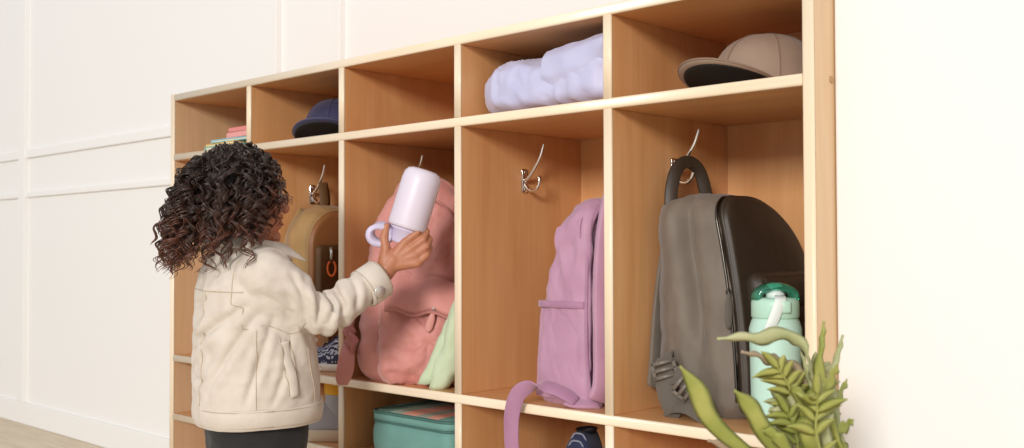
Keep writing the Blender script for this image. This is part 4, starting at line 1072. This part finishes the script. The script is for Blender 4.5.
def frond(tip, base, m, wid, lobes, sag=0.03, twist=(0, 0, 0), lobamp=0.5, mid=None, wd=None):
    tip = Vector(tip) - pc0; base = Vector(base)
    mid = (Vector(mid) - pc0) if mid is not None else base.lerp(tip, 0.55) + Vector((0, 0, sag))
    p = spl([base, base.lerp(mid, 0.5) + Vector((0, 0, sag * 0.4)), mid, mid.lerp(tip, 0.55) + Vector((0, 0, sag * 0.25)), tip], 14)
    n = len(p); rings = []
    wref = Vector(wd) if wd is not None else SR * 0.7 + UP * 0.5 - SF * 0.2
    for k in range(n):
        t = k / (n - 1)
        tg = (p[min(k + 1, n - 1)] - p[max(k - 1, 0)]).normalized()
        u = (wref - tg * wref.dot(tg)).normalized(); nn = tg.cross(u)
        env = math.sin(min(1, t * 1.6) * PI / 2) ** 2 * math.sin(min(1, (1 - t) * 2.6 + 0.02) * PI / 2) if t > 0.12 else 0.10
        lb1 = 1 - lobamp * (0.5 + 0.5 * math.cos(t * lobes * 2 * PI)); lb2 = 1 - lobamp * (0.5 + 0.5 * math.cos(t * lobes * 2 * PI + 1.1))
        a = max(0.0018, wid * env * lb1); b2_ = max(0.0018, wid * env * lb2); h_ = 0.22
        wv = 0.15 * wid * math.sin(t * 23)
        rings.append([p[k] - u * a + nn * (a * h_ + wv), p[k] - u * a * 0.5 + nn * (a * h_ * 0.3 + wv * .5), p[k] + nn * 0.0, p[k] + u * b2_ * 0.5 + nn * (b2_ * h_ * 0.3), p[k] + u * b2_ + nn * b2_ * h_,
                      p[k] + u * b2_ * 0.5 + nn * (b2_ * h_ * 0.3 - 0.0014), p[k] - nn * 0.0022, p[k] - u * a * 0.5 + nn * (a * h_ * 0.3 + wv * .5 - 0.0014)])
    return MB().loft(rings).build('frond', m, pf)
def bs(a, r=0.03): return Vector((r * math.cos(a), r * math.sin(a), 0.432))
B = lambda x, y, d: at(x, y, d)
spec = [ # tip (photo x, y, distance), middle, material, half width, lobes, lobe depth
    ((679, 366, 1.16), (716, 428, 1.18), M_fern, 0.0125, 2, 0.12), ((733, 390, 1.14), (766, 436, 1.16), M_fern, 0.0125, 3, 0.2),
    ((716, 339, 1.18), (802, 347, 1.22), M_fern2, 0.0115, 5, 0.45), ((740, 352, 1.21), (800, 378, 1.24), M_fern3, 0.0095, 6, 0.6),
    ((823, 322, 1.22), (818, 370, 1.22), M_fern, 0.009, 5, 0.5), ((842, 336, 1.26), (828, 390, 1.24), M_fern2, 0.010, 5, 0.5),
    ((790, 385, 1.18), (806, 420, 1.19), M_fern, 0.012, 4, 0.4), ((778, 358, 1.25), (800, 402, 1.25), M_fern, 0.010, 6, 0.5),
    ((836, 365, 1.17), (822, 404, 1.18), M_fern, 0.011, 5, 0.5), ((768, 408, 1.21), (790, 430, 1.21), M_fern2, 0.010, 4, 0.5),
    ((838, 400, 1.15), (822, 424, 1.17), M_fern2, 0.012, 4, 0.5), ((800, 352, 1.27), (810, 396, 1.26), M_fern2, 0.009, 6, 0.55),
    ((706, 440, 1.20), (745, 462, 1.21), M_fern3, 0.010, 3, 0.4), ((760, 430, 1.15), (784, 448, 1.16), M_fern, 0.011, 4, 0.4),
    ((812, 380, 1.28), (814, 416, 1.27), M_fern, 0.012, 5, 0.5), ((800, 420, 1.14), (808, 440, 1.15), M_fern, 0.012, 3, 0.4),
    ((852, 420, 1.2), (836, 440, 1.2), M_fern, 0.011, 5, 0.5), ((846, 380, 1.30), (830, 416, 1.28), M_fern, 0.010, 5, 0.5)]
rf = random.Random(12)
def fingered(tip, base, mid, m, L0):
    """a frond with slender finger lobes on both sides of its midrib"""
    tip = Vector(tip) - pc0; mid = Vector(mid) - pc0; base = Vector(base)
    p = spl([base, base.lerp(mid, 0.5), mid, mid.lerp(tip, 0.5) + Vector((0, 0, 0.008)), tip], 10); n = len(p)
    mb = MB().tube(p, [0.0022 - 0.0014 * k / n for k in range(n)], 5)
    def blade(p0, d, L_, wdv, nn, wide):
        rings = []
        for k in range(8):
            t = k / 7; a = max(0.0006, wide * math.sin(min(1, t * 2.2 + 0.25) * PI / 2) * (1 - t ** 3))
            c = p0 + d * L_ * t - UP * (0.25 * L_ * t * t) 
            rings.append([c - wdv * a + nn * a * 0.3, c - nn * 0.0004, c + wdv * a + nn * a * 0.3, c + nn * 0.0012])
        mb.loft(rings)
    for k in range(int(n * 0.42), n, 4):
        tg = (p[min(k + 1, n - 1)] - p[k - 1]).normalized()
        ref = (SR * rf.uniform(0.2, 1) + UP * rf.uniform(-0.6, 0.6) - SF * rf.uniform(-0.4, 0.4)); sd = (ref - tg * ref.dot(tg)).normalized(); nn = tg.cross(sd)
        for sg in (-1, 1):
            d = (tg * 0.75 + sd * sg * 0.75).normalized()
            blade(p[k], d, L0 * rf.uniform(0.7, 1.15) * (1.1 - 0.5 * k / n), d.cross(nn).normalized(), nn, rf.uniform(0.0050, 0.0085))
    tg = (p[-1] - p[-3]).normalized(); sd = (SR - tg * SR.dot(tg)).normalized()
    blade(p[-2], tg, L0 * 0.8, sd, tg.cross(sd), 0.006)
    return mb.build('frond', m, pf)
for k in range(9):
    x_ = rf.uniform(776, 830); y_ = rf.uniform(350, 430); d_ = rf.uniform(1.13, 1.30)
    fingered(B(x_, y_, d_), bs(k * 1.7), B(x_ * 0.5 + 815 * 0.5, y_ + rf.uniform(30, 50), d_ + 0.01), rf.choice([M_fern, M_fern2, M_fern2, M_fern]), rf.uniform(0.036, 0.055))
for a_, x_, y_, z_ in ((0.2, 0.14, 0.10, 0.44), (1.4, 0.00, 0.17, 0.48), (-0.6, 0.16, -0.10, 0.42), (-1.6, 0.02, -0.19, 0.44), (0.8, 0.17, 0.03, 0.41)):     # fronds on the far sides of the pot
    fingered(pc0 + Vector((x_, y_, z_)), bs(a_), pc0 + Vector((x_ * 0.55, y_ * 0.55, z_ + 0.02)), M_fern, 0.045)
for k, (tp, md_, m_, wd_, lo_, la) in enumerate(spec):
    frond(B(*tp), bs(k * 2.4), m_, wd_, lo_, 0.02, lobamp=la, mid=B(*md_), wd=SR * math.cos(k * 1.3) * 0.5 + UP * 0.8 - SF * 0.35 if k > 1 else SR * 0.85 + UP * 0.45 - SF * 0.2)
